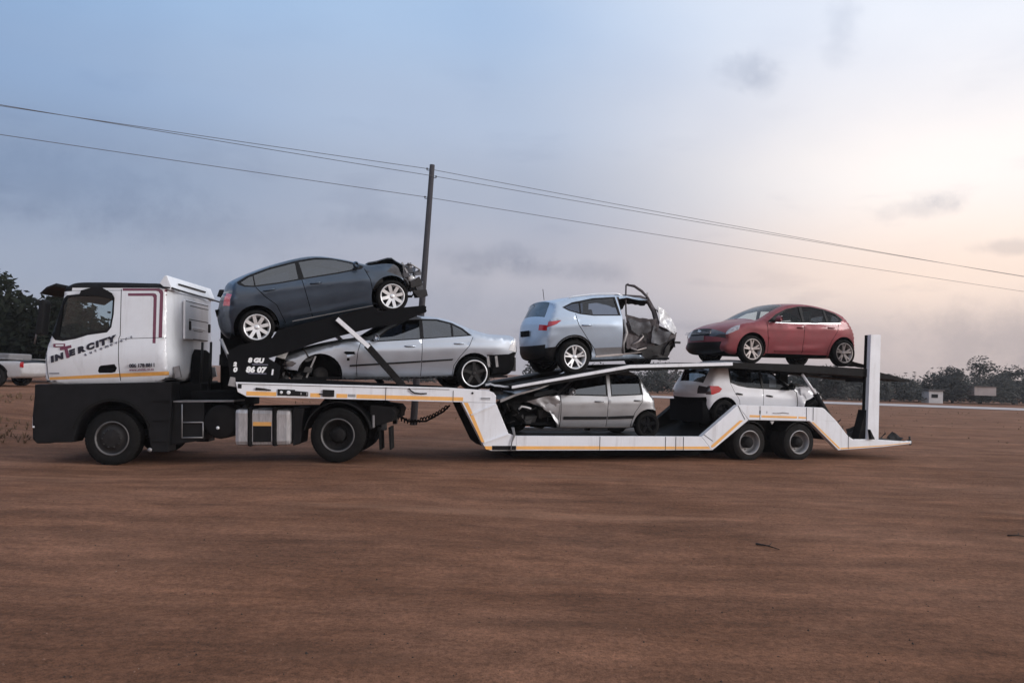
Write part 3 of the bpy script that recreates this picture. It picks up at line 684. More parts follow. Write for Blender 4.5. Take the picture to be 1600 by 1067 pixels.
# buildings across the road
def building(name, px0, px1, d, z0, z1, depth, m, label, cat, openings=(), roof=.18, pitched=False):
    x0, x1 = (px0-800)/1250*d, (px1-800)/1250*d; t = empty(name, label, cat, Matrix.Translation(((x0+x1)/2, d, 0))); w = (x1-x0)/2
    MB().box((-w, 0, z0), (w, depth, z1), .02).build('wall', m, t)
    if pitched:
        MB().add([(-w-.2, -.3, z1-.02), (w+.2, -.3, z1-.02), (w+.2, depth/2, z1+.7), (-w-.2, depth/2, z1+.7), (-w-.2, depth+.3, z1-.02), (w+.2, depth+.3, z1-.02), (-w-.2, -.3, z1-.12), (w+.2, -.3, z1-.12)], [(0, 1, 2, 3), (3, 2, 5, 4), (6, 7, 1, 0), (0, 3, 4), (1, 5, 2)]).build('roof', 'roof_dark', t)
    else: MB().box((-w-.12, -.15, z1+.003), (w+.12, depth+.15, z1+roof), .02).build('roof', 'roof_dark', t)
    for (a, b_, c, e, nm) in openings: MB().box((a, -.03, c), (b_, .03, e)).build(nm, 'void_black', t)
    return t
building('long_low_building', 1236, 1327, 88, 0, 1.25, 5, 'wall_pale', 'long low pale building seen behind the slanting rear strut', 'building', [(-2.2, -1.6, .1, 1.0, 'door'), (.3, 1.2, .5, 1.0, 'window')])
building('kiosk', 1453, 1475, 88, 0, 1.35, 1.6, 'wall_white', 'small white kiosk beside the far road', 'kiosk', [(-.5, .2, .6, 1.0, 'window')])
building('pale_shed', 1524, 1558, 89, 1.0, 2.0, 3, 'wall_pale', 'pale shed front showing in the trees at far right', 'shed', [], .06)
building('roadside_stall', 1436, 1451, 94, .9, 1.7, 2, 'wall_white', 'small white stall left of the kiosk', 'stall', [], .05)

# ------------------------------------------------------------------ utility pole and lines
PB = Vector((-3.0, 25, gz(-3, 25))); PT = Vector((-2.69, 25, 8.22))
pole = empty('utility_pole', 'plain dark wooden utility pole leaning right behind the silver sedan', 'utility pole', Matrix.Translation(PB))
MB().tube([Vector((0, 0, -.3)), (PT-PB)*.5, PT-PB], [.115, .10, .082], 14).build('pole', 'pole_wood', pole)
dv = (PT-PB).normalized()
for k, (dz, sd_) in enumerate(((-.18, -1), (-.42, 1), (-1.08, -1))):
    p = PT-PB+dv*dz; MB().tube([p+Vector((sd_*.06, -.02, 0)), p+Vector((sd_*.15, -.02, 0)), p+Vector((sd_*.15, -.02, .07))], [.012, .012, .03], 6).build('insulator', 'junk_dark', pole)
for z, sdx, lab, sag, dyl in ((-.18, -.15, 'uppermost thin wire running over the pole top', .14, .45), (-.42, .15, 'middle thin wire close under the uppermost wire', .10, 1.15), (-1.08, -.15, 'lowest thin wire on the pole', .10, .95)):
    a0 = PT+dv*z+Vector((sdx, -.02, .05)); pts = []
    for e, q in ((-1, a0+Vector((-37, -17.5, dyl))), (1, a0+Vector((52, 32, .15 if z > -.3 else .45 if z > -1 else .2)))):
        seg = [a0.lerp(q, t)-Vector((0, 0, sag*4*t*(1-t)*(1.4 if e > 0 else 1))) for t in [i/24 for i in range(25)]]
        pts = seg[::-1][:-1] if e < 0 else pts+seg
    tag(MB().tube(pts, .009, 5).build('power_line', 'wire'), lab, 'power line', 'power lines on the utility pole')

# ------------------------------------------------------------------ car carrier trailer (x along, y across from the near edge, z up)
TRM = frame((0, 15.22, 0), 19.5)
trailer = empty('car_carrier_trailer', 'white two deck car carrier trailer with orange edge tape carrying six wrecked cars', 'car trailer', TRM)
def tp(name, poly, y0, y1, m, bev=.006, parent=None): return MB().prism(poly, y0, y1, bev).build(name, m, parent or trailer)
GB = [(-4.94, 1.425), (-4.90, 1.26), (-4.75, 1.182), (-1.09, 1.158), (-.285, 1.157), (-.285, 1.29), (-.33, 1.345), (-.42, 1.38), (-.73, 1.40), (-1.226, 1.42)]
DP = [(-.95, 1.153), (-.283, 1.153), (-.013, .585), (.146, .540), (.146, .262), (-.34, .258), (-.43, .285), (-.50, .36)]
LB = [(.150, .537), (4.226, .54), (4.48, .262), (.150, .262)]
RP = [(4.232, .541), (4.286, .583), (5.088, 1.20), (5.375, .893), (4.50, .262), (4.486, .262)]
BB = [(5.095, 1.203), (5.14, 1.21), (7.297, 1.187), (7.36, 1.16), (7.70, .885), (5.383, .897)]
TP = [(6.955, .892), (7.702, .881), (7.95, .63), (8.02, .565), (8.16, .49), (8.6, .50), (9.74, .445), (9.84, .46), (9.83, .40), (9.0, .326), (7.75, .256)]
for y0, y1 in ((0, .13), (2.37, 2.5)):
    for nm, p in (('gooseneck_beam', GB), ('drop_plate', DP if y0 == 0 else [(-.2, 1.153), (.1, 1.153), (.36, .54), (.36, .262), (.22, .262)]), ('side_beam', LB), ('rise_plate', RP), ('bogie_beam', BB), ('tail_plate', TP)):
        tp(nm, p, y0, y1, 'black_steel' if y0 > 1 and nm == 'rise_plate' else 'white_paint')  # far rise plate coloured black to darken the gap in front of it
for p in (RP, BB, TP): tp('inner_dark_layer', p, 2.33, 2.368, 'black_steel', 0)  # black layer added inside the white far plates for the dark there
def tape(pts, y=-.003):
    tp('reflective_tape', pts, y, .001, 'yellow_tape', 0)
for a, b_ in ((-4.76, -4.27), (-3.70, -3.53), (-3.25, -3.06), (-2.90, -2.385), (-2.375, -1.13), (-1.12, -.93)):
    f = lambda x: 1.182-(x+4.75)*.0064
    tape([(a, f(a)+.022), (b_, f(b_)+.022), (b_, f(b_)+.092), (a, f(a)+.092)])
tape([(-.915, 1.15), (-.835, 1.15), (-.765, 1.02), (-.50, .43), (-.455, .345), (-.50, .395), (-.56, .485), (-.80, 1.0)][:3]+[(-.485, .42), (-.545, .42), (-.84, 1.02)])
tape([(-.45, .285), (-.335, .275), (-.335, .345), (-.485, .345)])
tape([(.155, .282), (1.9, .282), (1.9, .345), (.155, .345)]); tape([(1.91, .282), (4.45, .282), (4.40, .338), (1.91, .338)])
tape([(4.50, .288), (4.52, .33), (5.22, .86), (5.31, .872)][:0] or [(4.475, .310), (4.545, .335), (5.24, .885), (5.155, .885), (4.46, .352)])
tape([(5.40, .955), (5.66, .953), (5.66, 1.0), (5.40, 1.002)]); tape([(5.70, .953), (6.62, .943), (6.62, .988), (5.70, .998)]); tape([(6.66, .943), (6.87, .941), (6.87, .975), (6.66, .985)])
tape([(7.0, .87), (7.06, .87), (7.80, .30), (7.77, .275)]); tape([(7.82, .275), (9.0, .345), (9.8, .415), (9.8, .43), (9.0, .365), (7.80, .305)])
def seam(a, b_, y=-.004, w=.012, m='black_steel', nm='seam'): MB().bar((*a[:1], y, a[1]), (b_[0], y, b_[1]), .008, w).build(nm, m, trailer)
for a, b_ in (((-2.378, 1.17), (-2.378, 1.40)), ((-1.123, 1.165), (-1.123, 1.37)), ((1.905, .265), (1.905, .535)), ((3.38, .265), (3.38, .535)), ((3.62, .265), (3.62, .535)), ((3.80, .265), (3.80, .535)),
              ((4.286, .58), (4.50, .45)), ((5.10, 1.20), (5.28, .905)), ((5.66, .905), (5.66, 1.195)), ((6.87, .90), (6.87, 1.185)), ((7.05, .90), (7.05, 1.185)), ((8.02, .285), (8.02, .565)), ((-4.90, 1.395), (-1.2, 1.385))):
    seam(a, b_, w=.007)
for a, b_ in (((-.765, .926), (-.285, 1.135)), ((-.503, .409), (-.016, .575))): MB().bar((a[0], -.012, a[1]), (b_[0], -.012, b_[1]), .03, .02).build('rib', 'white_paint', trailer)
for x in np.arange(.5, 4.2, .48): MB().prism([(x, .262), (x+.03, .262), (x+.03, .535), (x, .535)], .13, .22).build('outrigger', 'black_steel', trailer)
tp('tool_box', [(-.33, .27), (.145, .27), (.145, .352), (-.33, .352)], -.01, .02, 'black_steel')
tp('socket', [(-4.902, 1.322), (-4.84, 1.318), (-4.84, 1.388), (-4.902, 1.392)], -.008, .02, 'black_plastic')
tp('latch_handle', [(-4.62, 1.30), (-4.42, 1.298), (-4.36, 1.292), (-4.36, 1.31), (-4.47, 1.33), (-4.61, 1.343)], -.03, .01, 'black_steel')
lb = tp('light_box', [(-4.25, 1.215), (-3.737, 1.212), (-3.737, 1.285), (-3.96, 1.30), (-3.96, 1.318), (-4.25, 1.324)], -.02, .01, 'black_plastic')
for x, r_ in ((-4.19, .026), (-4.07, .034)): MB().lathe([(-.028, .001), (-.03, r_*.6), (-.026, r_), (-.015, r_)], 16, c=(x, 0, 1.268)).build('round_lamp', 'lamp_clear', lb)
for x in (-3.87, -3.77): tp('switch', [(x, 1.23), (x+.02, 1.23), (x+.02, 1.275), (x, 1.275)], -.03, -.018, 'steel', .003, lb)
tp('control_box', [(-3.49, 1.212), (-3.292, 1.210), (-3.292, 1.328), (-3.49, 1.332)], -.03, .01, 'black_plastic')
tp('lever', [(-3.55, 1.245), (-3.49, 1.24), (-3.49, 1.26), (-3.55, 1.265)], -.02, .0, 'black_plastic', .003)
tp('data_plate', [(-3.05, 1.215), (-2.914, 1.213), (-2.914, 1.262), (-3.05, 1.264)], -.006, .01, 'steel')
tp('data_plate', [(-.61, 1.2), (-.375, 1.2), (-.375, 1.262), (-.61, 1.264)], -.004, .01, 'white_paint')
for z in (1.243, 1.218): tp('plate_marking', [(-.59, z-.006), (-.40, z-.006), (-.40, z+.006), (-.59, z+.006)], -.006, -.003, 'ink', 0)
MB().tube([(-1.96, -.01, 1.39), (-1.93, -.03, 1.35), (-1.86, -.03, 1.31), (-1.75, -.03, 1.30), (-1.63, -.03, 1.305)], .012, 6).build('hanging_strap', 'rubber', trailer)
MB().lathe([(-.01, .001), (-.012, .02), (.01, .022)], 12, c=(-.751, 0, 1.33)).build('grommet', 'black_plastic', trailer)
for x, z0, z1 in ((5.66, 1.03, 1.10),): tp('marker_slot', [(x-.014, z0), (x+.014, z0), (x+.014, z1), (x-.014, z1)], -.006, .0, 'black_plastic', 0)
tp('marker_slot', [(5.83, 1.04), (5.842, 1.04), (5.842, 1.09), (5.83, 1.09)], -.006, .0, 'steel', 0)
MB().tube([(5.99, -.006, 1.05), (6.15, -.008, 1.052), (6.24, -.008, 1.064), (6.40, -.006, 1.05)], .011, 5).build('grab_rail', 'steel', trailer)
# decks and inner structure
tp('gooseneck_deck', [(-4.9, 1.36), (-.45, 1.33), (-.45, 1.30), (-4.9, 1.33)], .13, 2.37, 'black_steel', 0)
tp('deck_dark_strip', [(-4.9, 1.40), (-.98, 1.36), (-.98, 1.44), (-3.6, 1.50), (-4.9, 1.50)], .22, .26, 'void_black', 0)  # black strip added for the dark gap between sedan sill and deck
tp('gooseneck_frame', [(-4.7, 1.20), (-.9, 1.17), (-.9, 1.29), (-4.7, 1.32)], .5, 2.0, 'black_steel', 0)
tp('neck_box', [(-.90, 1.15), (-.34, 1.28), (.06, .52), (.06, .30), (-.36, .30), (-.50, .40)], .132, .92, 'void_black', .03)
tp('belly_shade_box', [(.2, .12), (4.4, .12), (4.5, .38), (.1, .38)], .35, 2.1, 'void_black', 0)  # added box that blocks light, keeping the ground under the deck dark
tp('lower_deck', [(.06, .47), (4.32, .47), (5.6, .93), (7.25, .93), (8.0, .50), (8.6, .47), (8.6, .40), (8.0, .42), (7.25, .86), (5.6, .86), (4.36, .38), (.06, .38)], .132, 2.368, 'black_steel', 0)
tp('wheel_ramp', [(4.32, .475), (5.6, .935), (7.2, .935), (7.2, .86), (5.6, .86), (4.36, .40)], .25, .8, 'black_steel', 0)
# winding hoses between truck and trailer
b = MB(); pts = []
for i in range(181):
    t = i/180; x = -2.05+1.16*t; z = .90+.13*t-.36*4*t*(1-t)*(.62 if t > .5 else .72); a = t*2*math.pi*19; rr = .045*sst(0, .25, t); pts.append((x, 1.2+rr*math.cos(a), z+rr*math.sin(a)))
b.tube(pts, .013, 5); b.build('coiled_air_hose', 'rubber', trailer)
MB().tube([(-2.05, 1.1, .93), (-1.7, 1.1, .72), (-1.35, 1.1, .73), (-1.0, 1.1, .93), (-.88, 1.1, 1.05)], .02, 6).build('air_hose', 'rubber', trailer)
b = MB()
for k in (0, .02, -.02): b.tube([(.06+k, -.02, .70), (.10+k*.5, -.025, .55), (.05, -.03, .42), (.03, -.03, .26)], .012, 6)
b.build('ratchet_strap', 'plastic_grey', trailer)
# running gear
for x, z in ((5.463, .412), (6.752, .42)):
    for y, sd_ in ((.19, -1), (2.31, 1)): truck_wheel(trailer, x, y, z, .392, .245, .235, sd_, False, 'wheel_grey', 8, 'tyre_dusty', True)
    MB().tube([(x, .3, z), (x, 2.2, z)], .065, 12).build('axle', 'black_steel', trailer)
for x in (5.1, 6.1, 7.0):
    for y in (.5, 1.9): MB().prism([(x-.12, .84), (x+.12, .84), (x+.06, .45), (x-.06, .45)], y, y+.1).build('spring_hanger', 'black_steel', trailer)
tp('bogie_dark_sheet', [(4.9, .10), (7.4, .10), (7.6, .84), (4.9, .84)], 1.1, 1.14, 'void_black', 0)  # black sheet added so the space under the bogie reads dark
for x in (5.463, 6.752):
    b = MB(); n = 9; A = [math.radians(35+110*i/(n-1)) for i in range(n)]
    b.prism([(x+.455*math.cos(a), .415+.455*math.sin(a)) for a in A]+[(x+.44*math.cos(a), .415+.44*math.sin(a)) for a in A[::-1]], .06, .6); b.build('mudguard', 'black_plastic', trailer)
tp('bracket', [(5.945, .875), (6.06, .875), (6.0, .80)], .03, .06, 'steel', .003)
tp('tail_deck', [(8.05, .52), (8.6, .515), (9.8, .455), (9.8, .43), (8.6, .47)], .132, 2.368, 'black_steel', 0)
b = MB(); b.bar((9.90, .1, .36), (9.88, .1, .56), .03); b.tube([(9.83, .1, .47), (9.93, .1, .45), (9.91, .1, .36)], .02, 6); b.build('tail_hook', 'junk_dark', trailer)
junk(random.Random(3), (8.0, .15, .50), (8.55, .9, .66), 22, ('plate', 'tube'), (.12, .4)).build('deck_clutter', 'junk_dark', trailer)
junk(random.Random(4), (8.95, .3, .48), (9.7, 1.2, .56), 16, ('plate', 'tube'), (.1, .35)).build('deck_clutter', 'junk_dark', trailer)
# rear upright
tp('rear_post', [(8.555, .50), (8.875, .495), (8.905, 2.866), (8.62, 2.855)], 0, .10, 'white_paint', .004)
tp('rear_post_shade', [(8.56, .50), (8.86, .495), (8.89, 2.855), (8.63, 2.85)], .101, .20, 'black_steel', 0)  # black box standing for the post's side face in shadow
MB().prism([(8.36, .50), (8.56, .50), (8.60, 1.15), (8.55, 1.15)], .06, .28).build('post_gusset', 'black_steel', trailer)
MB().prism([(8.60, .50), (8.70, .50), (8.56, .72)], -.08, -.001).build('post_foot', 'black_steel', trailer)
# upper deck
UT = [(.046, 1.481), (2.563, 1.969), (4.988, 2.104), (6.55, 2.117), (8.573, 2.084), (9.848, 1.857)]
UB = [(9.85, 1.82), (8.578, 1.90), (7.6, 1.935), (6.6, 1.95), (4.99, 1.985), (2.565, 1.84), (.10, 1.38)]
for y0, y1 in ((.08, .78), (1.75, 2.42)):
    tp('upper_runway', UT+UB, y0, y1, 'black_steel', 0)
for y0 in (.05, 2.42): tp('runway_edge', UT[:3]+[(4.99, 2.037), (2.565, 1.904), (.048, 1.432)], y0, y0+.028, 'white_paint', .002)
for i in range(24):
    x = .3+i*.4
    z = np.interp(x, [p[0] for p in UT], [p[1] for p in UT]); tp('cross_member', [(x, z-.14), (x+.08, z-.14), (x+.08, z-.04), (x, z-.04)], .78, 1.75, 'black_steel', 0)
for y, dx in ((1.15, .56), (2.2, .3)): tp('upright', [(6.46+dx, .93), (6.74+dx, .93), (6.72+dx, 1.97), (6.50+dx, 1.97)], y, y+.16, 'black_steel', 0)
for y in (.2, 2.2):
    MB().tube([(6.90, y, 1.91), (7.29, y, 1.46)], .032, 12).build('lift_ram', 'chrome' if y > 1 else 'white_paint', trailer)
    MB().tube([(7.27, y, 1.48), (7.79, y, .81)], .058, 14).build('lift_cylinder', 'black_steel', trailer)
for y in (.3, 2.1): MB().bar((2.6, y, 1.86), (2.6, y, .5), .1).build('front_upright', 'black_steel', trailer) if y > 1 else None
# tilted front platform under the dark hatchback
FT = [(-5.22, 1.885), (-1.62, 2.93)]
for y0, y1 in ((.30, .95), (1.65, 2.3)):
    tp('front_runway', [FT[0], FT[1], (-1.62, 2.81), (-2.2, 2.60), (-3.6, 2.17), (-5.22, 1.70)], y0, y1, 'black_steel', 0)
def onp(x, dz): return (x, 1.885+(x+5.22)*.29+dz)
tp('platform_side', [onp(-5.18, .0), onp(-4.9, .08), onp(-4.36, .08), onp(-4.28, .19), onp(-2.62, .225), onp(-2.52, .10), onp(-2.1, .08), onp(-1.66, .02), onp(-1.62, -.10), onp(-2.15, -.22), onp(-2.5, -.17), onp(-2.95, -.14), onp(-3.2, -.18), onp(-3.6, -.20), onp(-4.2, -.26), onp(-4.6, -.28), onp(-5.16, -.22)], .24, .30, 'void_black', 0)
tp('platform_floor', [onp(-5.18, -.03), onp(-1.66, -.03), onp(-1.66, -.08), onp(-5.18, -.08)], .95, 1.65, 'void_black', 0)
for i in range(9):
    x = -5.1+i*.42; z = 1.885+(x+5.22)*.29; tp('cross_member', [(x, z-.16), (x+.1, z-.14), (x+.1, z-.05), (x, z-.07)], .95, 1.65, 'black_steel', 0)
for y in (.2, 2.33):
    MB().bar((-3.27, y, 2.595), (-2.68, y, 2.115), .07, .075).build('strut_sleeve', 'white_paint', trailer)
    MB().bar((-2.72, y+.005, 2.15), (-2.02, y+.005, 1.42), .075, .115).build('strut', 'black_steel', trailer)
MB().tube([(-5.21, .2, 2.15), (-5.05, .2, 1.80), (-4.98, .2, 1.5)], .028, 8).build('brace', 'steel', trailer)
hb = tp('headboard', [(-5.02, 1.40), (-4.24, 1.40), (-4.20, 1.72), (-4.5, 1.90), (-5.10, 1.90)], .17, .22, 'void_black', 0)
for tx, sz, x, z in (('86 07', .13, -4.78, 1.60), ('8 GU', .105, -4.75, 1.77), ('0', .105, -4.985, 1.60), ('2', .085, -4.985, 1.70)):
    letters('lettering', tx, sz, 'text_white', hb, (x, .166, z), 0, .15, .008, 1.08)
for x, z, n in ((-4.68, 1.725, .26), (-4.74, 1.57, .3)): tp('small_print', [(x, z), (x+n, z), (x+n, z+.02), (x, z+.02)], .165, .168, 'ink_grey', 0, hb)
tp('mounting_tab', [(-4.36, 1.56), (-4.33, 1.56), (-4.32, 1.66), (-4.35, 1.66)], .15, .17, 'white_paint', .002)
tp('hinge_block', [(-5.06, 1.36), (-4.93, 1.34), (-4.95, 1.50), (-5.03, 1.51)], .02, .2, 'steel')
junk(random.Random(9), (-4.15, .3, 1.40), (-3.7, 1.8, 1.9), 26).build('tie_down_gear', 'junk_dark', trailer)
# loose panel tucked under the sedan's tail
b = MB(); vs = []
for i in range(9):
    for j in range(2): vs.append((-.42+i*.095, .25+.5*j, 1.53-.012*i-.03*(i == 0)+.02*noise.noise(Vector((i*.7, j, 0)))))
for i in range(9):
    for j in range(2): vs.append((vs[i*2+j][0], vs[i*2+j][1], vs[i*2+j][2]-.035))
fs = [(2*i, 2*i+2, 2*i+3, 2*i+1) for i in range(8)]+[(18+2*i, 18+2*i+1, 18+2*i+3, 18+2*i+2) for i in range(8)]+[(2*i, 18+2*i, 18+2*i+2, 2*i+2) for i in range(8)]
tag(b.add(vs, fs).build('loose_panel', 'paint_silver'), 'bent silver panel lying on the deck under the silver sedan tail', 'car panel').matrix_world = TRM
def chocks():
    for x, z in ((-.20, 1.36),): tp('wheel_chock', [(x, z), (x+.25, z), (x+.05, z+.14)], .5, .7, 'black_steel', .005)
chocks()
MB().prism([(-.95, 1.33), (-.1, 1.31), (-.1, 1.36), (-.95, 1.40)], .15, 2.3).build('deck_mat', 'black_steel', trailer)

# ------------------------------------------------------------------ tractor unit (x along, y from the centre line, z up)
TCM = frame((-3.0104, 14.2, .03), 2, 2.4) @ Matrix.Translation((0, 1.25, 0))
truck = empty('tractor_truck', 'white cab tractor truck with maroon stripes and orange sill tape pulling the car trailer', 'truck', TCM)
def kp(name, poly, y0, y1, m, bev=.01, parent=None): return MB().prism(poly, y0, y1, bev).build(name, m, parent or truck)
cab = Car(truck, [('cab_base', [(-3.0, 1.48), (-4.9, 1.44)]), ('cab_front', [(-5.17, 1.46), (-5.25, 1.60), (-5.26, 1.95), (-5.23, 2.12)]),
                  ('windscreen', [(-5.20, 2.22), (-5.05, 2.72), (-4.93, 3.10)]), ('cab_roof', [(-4.87, 3.21), (-4.72, 3.27), (-4.2, 3.285), (-3.4, 3.265), (-3.02, 3.25)]),
                  ('rear_wall', [(-2.93, 3.20), (-2.90, 3.05), (-2.89, 2.2), (-2.89, 1.6)])],
          1.245, 2.2, .035, 'cab_white', .035, (.16, .13), .05, None, None, .012,
          {'windscreen': [(0, .90, 'windscreen', 'glass_clear'), (.90, 1, 'a_pillar', 'black_plastic')], 'cab_front': [(0, .82, 'front_grille', 'black_plastic')]})
# drawn clockwise from the left end
win = [(-4.853, 2.80), (-4.80, 2.962), (-4.744, 3.018), (-4.577, 3.036), (-4.092, 3.042), (-3.942, 3.022), (-3.913, 2.964), (-3.92, 2.678), (-3.955, 2.45), (-4.029, 2.356), (-4.364, 2.311), (-4.568, 2.247), (-4.791, 2.211), (-4.93, 2.231), (-4.94, 2.307)]
pane = [(-4.80, 2.85), (-4.75, 2.955), (-4.68, 2.995), (-4.50, 3.003), (-4.10, 3.005), (-3.965, 2.985), (-3.945, 2.92), (-3.955, 2.65), (-3.985, 2.47), (-4.06, 2.40), (-4.38, 2.36), (-4.60, 2.29), (-4.80, 2.265), (-4.86, 2.30)]
blackp = [(-5.4, 1.97), (-5.22, 2.13), (-5.13, 2.28), (-4.99, 2.31), (-4.93, 2.24), (-4.935, 2.31), (-4.85, 2.80), (-4.80, 2.97), (-4.83, 3.085), (-4.66, 3.09), (-4.65, 3.152), (-2.9, 3.135), (-2.8, 3.4), (-5.4, 3.4)]
st1 = [(-3.775, 3.135), (-3.775, 3.092), (-3.20, 3.088), (-3.15, 3.075), (-3.125, 3.03), (-3.135, 2.253), (-3.075, 2.252), (-3.068, 3.05), (-3.085, 3.10), (-3.14, 3.13)]
st2 = [(-3.68, 3.046), (-3.68, 3.0), (-3.26, 2.997), (-3.235, 2.97), (-3.236, 2.159), (-3.185, 2.158), (-3.18, 3.0), (-3.20, 3.035), (-3.24, 3.045)]
handle = [(-4.19, 1.674), (-4.165, 1.75), (-4.13, 1.775), (-3.893, 1.798), (-3.856, 1.73), (-3.892, 1.66), (-3.95, 1.645), (-4.17, 1.646)]
cab.sides([('side_glass', pane, 'glass_clear', -.015), ('window_frame', win, 'black_plastic', 0), ('corner_trim', blackp, 'black_plastic', .002),
           ('shut_line', band([(-3.80, 3.12), (-3.80, 2.3), (-3.822, 2.25), (-3.817, 1.50)], .013), 'void_black', -.012),
           ('shut_line', band([(-4.66, 3.10), (-3.80, 3.10)], .008), 'void_black', -.006),
           ('shut_line', band([(-3.60, 2.245), (-3.04, 2.258), (-2.99, 2.24), (-2.978, 1.60)], .010), 'void_black', -.008), ('shut_line', band([(-3.80, 2.235), (-3.60, 2.245)], .008), 'void_black', -.006),
           ('shut_line', band([(-5.06, 2.2), (-5.06, 1.55)], .012), 'void_black', -.01),
           ('sill_tape', [(-5.043, 1.532), (-5.043, 1.579), (-3.825, 1.633), (-3.825, 1.568)], 'yellow_tape', .002), ('sill_tape', [(-3.81, 1.568), (-3.81, 1.633), (-2.968, 1.662), (-2.968, 1.595)], 'yellow_tape', .002),
           ('door_handle', handle, 'void_black', -.03),
           ('stripe', st1, 'maroon', .002), ('stripe', st2, 'maroon', .002),
           ('stripe', [(-3.05, 3.115), (-2.935, 3.10), (-2.935, 3.06), (-3.05, 3.072)], 'maroon', .002), ('stripe', [(-3.04, 3.03), (-2.935, 3.015), (-2.935, 2.975), (-3.02, 2.99)], 'maroon', .002)], liner=True, grid=.1)
cab.strips(10, skip=('cab_base',))
for sd_ in (-1, 1): MB().bar((-4.08, sd_*1.2, 1.775), (-3.90, sd_*1.2, 1.785), .03).build('door_pull', 'black_plastic', truck)
# lettering on the near door
ang = math.atan2(2.305-1.905, -3.83+4.91)
y_ = -1.2505
def at_line(u, a, b_): return (a[0]+(b_[0]-a[0])*u, a[1]+(b_[1]-a[1])*u)
A0, A1 = (-4.975, 1.842), (-3.69, 2.268)
for ch, u in zip('INERCITY', (.0, .055, .245, .36, .475, .60, .655, .765)):
    x, z = at_line(u, A0, A1); letters('letter', ch, .135, 'ink', truck, (x, y_, z), R(18), .18, .011, 1.38)
letters('letter', 'T', .27, 'maroon', truck, (-4.775, y_, 1.905), R(14), .0, .012, 1.1)
for k, ch in enumerate('automovers'):
    x, z = at_line(k/9.6, (-4.40, 1.945), (-3.56, 2.268)); letters('letter', ch, .072, 'ink_grey', truck, (x, y_, z), R(20), .1, .002, 1.25)
letters('lettering', '086 178 8811', .088, 'ink', truck, (-3.63, y_, 1.735), R(1.5), 0, .003, .92)
letters('lettering', 'www.vmtsa.co.za', .066, 'maroon', truck, (-3.63, y_, 1.672), R(1.5), 0, .001, .92)
MB().box((-4.94, -1.252, 2.105), (-4.74, -1.246, 2.165)).build('badge', 'maroon', truck); MB().box((-4.90, -1.254, 2.122), (-4.765, -1.2515, 2.148)).build('badge', 'cab_white', truck)
MB().box((-5.01, -1.251, 1.637), (-4.835, -1.246, 1.653)).build('badge', 'ink', truck)
# cab details: visor, mirrors, interior, rear wall, fairing
kp('sun_visor', [(-4.93, 3.235), (-5.10, 3.17), (-5.225, 3.05), (-5.20, 3.05), (-5.07, 3.14), (-4.95, 3.18)], -1.2, 1.2, 'black_plastic', .006)
for sd_ in (-1, 1):
    b = MB(); y0, y1 = sorted((sd_*1.30, sd_*1.52)); b.prism([(-5.10, 2.30), (-5.0, 2.32), (-4.95, 2.86), (-4.98, 2.93), (-5.05, 2.91), (-5.12, 2.4)], y0, y1, .03)
    b.bar((-5.1, sd_*1.2, 2.9), (-5.2, sd_*1.36, 2.92), .04); b.bar((-5.12, sd_*1.2, 2.36), (-5.2, sd_*1.36, 2.36), .04); b.build('wing_mirror', 'black_plastic', truck)
    MB().tube([(-5.40, sd_*1.0, 2.18), (-5.36, sd_*1.02, 2.34), (-5.27, sd_*1.05, 2.45), (-5.33, sd_*1.03, 2.47)], .016, 6).build('mirror_arm', 'steel', truck)
b = MB()
for y in (-.62, .62): b.box((-4.25, y-.25, 1.85), (-3.75, y+.25, 2.0), .04); b.prism([(-3.78, 1.98), (-3.62, 2.72), (-3.74, 2.74), (-3.9, 2.0)], y-.24, y+.24, .03)
b.build('cab_seats', 'seat_grey', truck)
MB().prism([(-5.12, 1.7), (-4.75, 1.7), (-4.72, 2.05), (-4.80, 2.15), (-5.14, 2.17)], -1.1, 1.1, .03).build('dashboard', 'interior', truck)
ring = [(-4.62+.10*math.sin(a), -.62+.21*math.cos(a), 2.12+.19*math.sin(a)) for a in [2*math.pi*i/20 for i in range(21)]]
MB().tube(ring, .016, 6).bar((-4.62, -.62, 2.12), (-4.85, -.62, 1.95), .06).build('steering_wheel', 'interior', truck)
MB().tube([(-4.42, .7, 3.1), (-4.42, .7, 2.82), (-4.43, .7, 2.78)], .006, 5).tube([(-4.46, .7, 2.76), (-4.38, .7, 2.76)], .02, 6).build('hanging_ornament', 'ink', truck)
MB().prism([(-4.50, 3.03), (-4.47, 3.10), (-4.28, 3.15), (-4.12, 3.15), (-3.93, 3.04), (-3.94, 2.93), (-4.12, 2.985)], -1.262, -1.243, .004).build('window_deflector', 'black_plastic', truck)
MB().box((-5.1, -1.15, 1.5), (-2.98, 1.15, 1.55)).box((-3.25, -.95, 1.56), (-3.08, .95, 3.15)).build('cab_floor', 'interior', truck)
xr = -2.885
b = MB().box((xr-.02, -.71, 2.25), (xr+.022, .53, 2.97), .015); rp_ = b.build('rear_panel', 'cab_white', truck)
for z0, z1, y0, y1 in ((2.875, 2.888, -.46, .52), (2.62, 2.633, -.52, .52), (2.95, 2.962, -.69, .51), (2.26, 2.273, -.32, .48), (2.42, 2.43, -.27, .2)): MB().box((xr+.02, y0, z0), (xr+.026, y1, z1)).build('groove', 'black_plastic', rp_)
for y in (-.52, .54): MB().box((xr+.0, y, 2.43), (xr+.04, y+.08, 2.60), .012).build('vent', 'black_plastic', truck)
MB().box((xr, -.34, 2.45), (xr+.03, .34, 2.50), .01).build('step_rail', 'cab_white', truck)
MB().add([(xr+.025, y, z) for y, z in ((-.46, 1.2), (.77, 1.2), (.75, 1.72), (.63, 2.02), (.40, 2.08), (-.24, 2.08), (-.37, 1.97), (-.44, 1.73))], [tuple(range(8))]).build('rear_opening', 'void_black', truck)
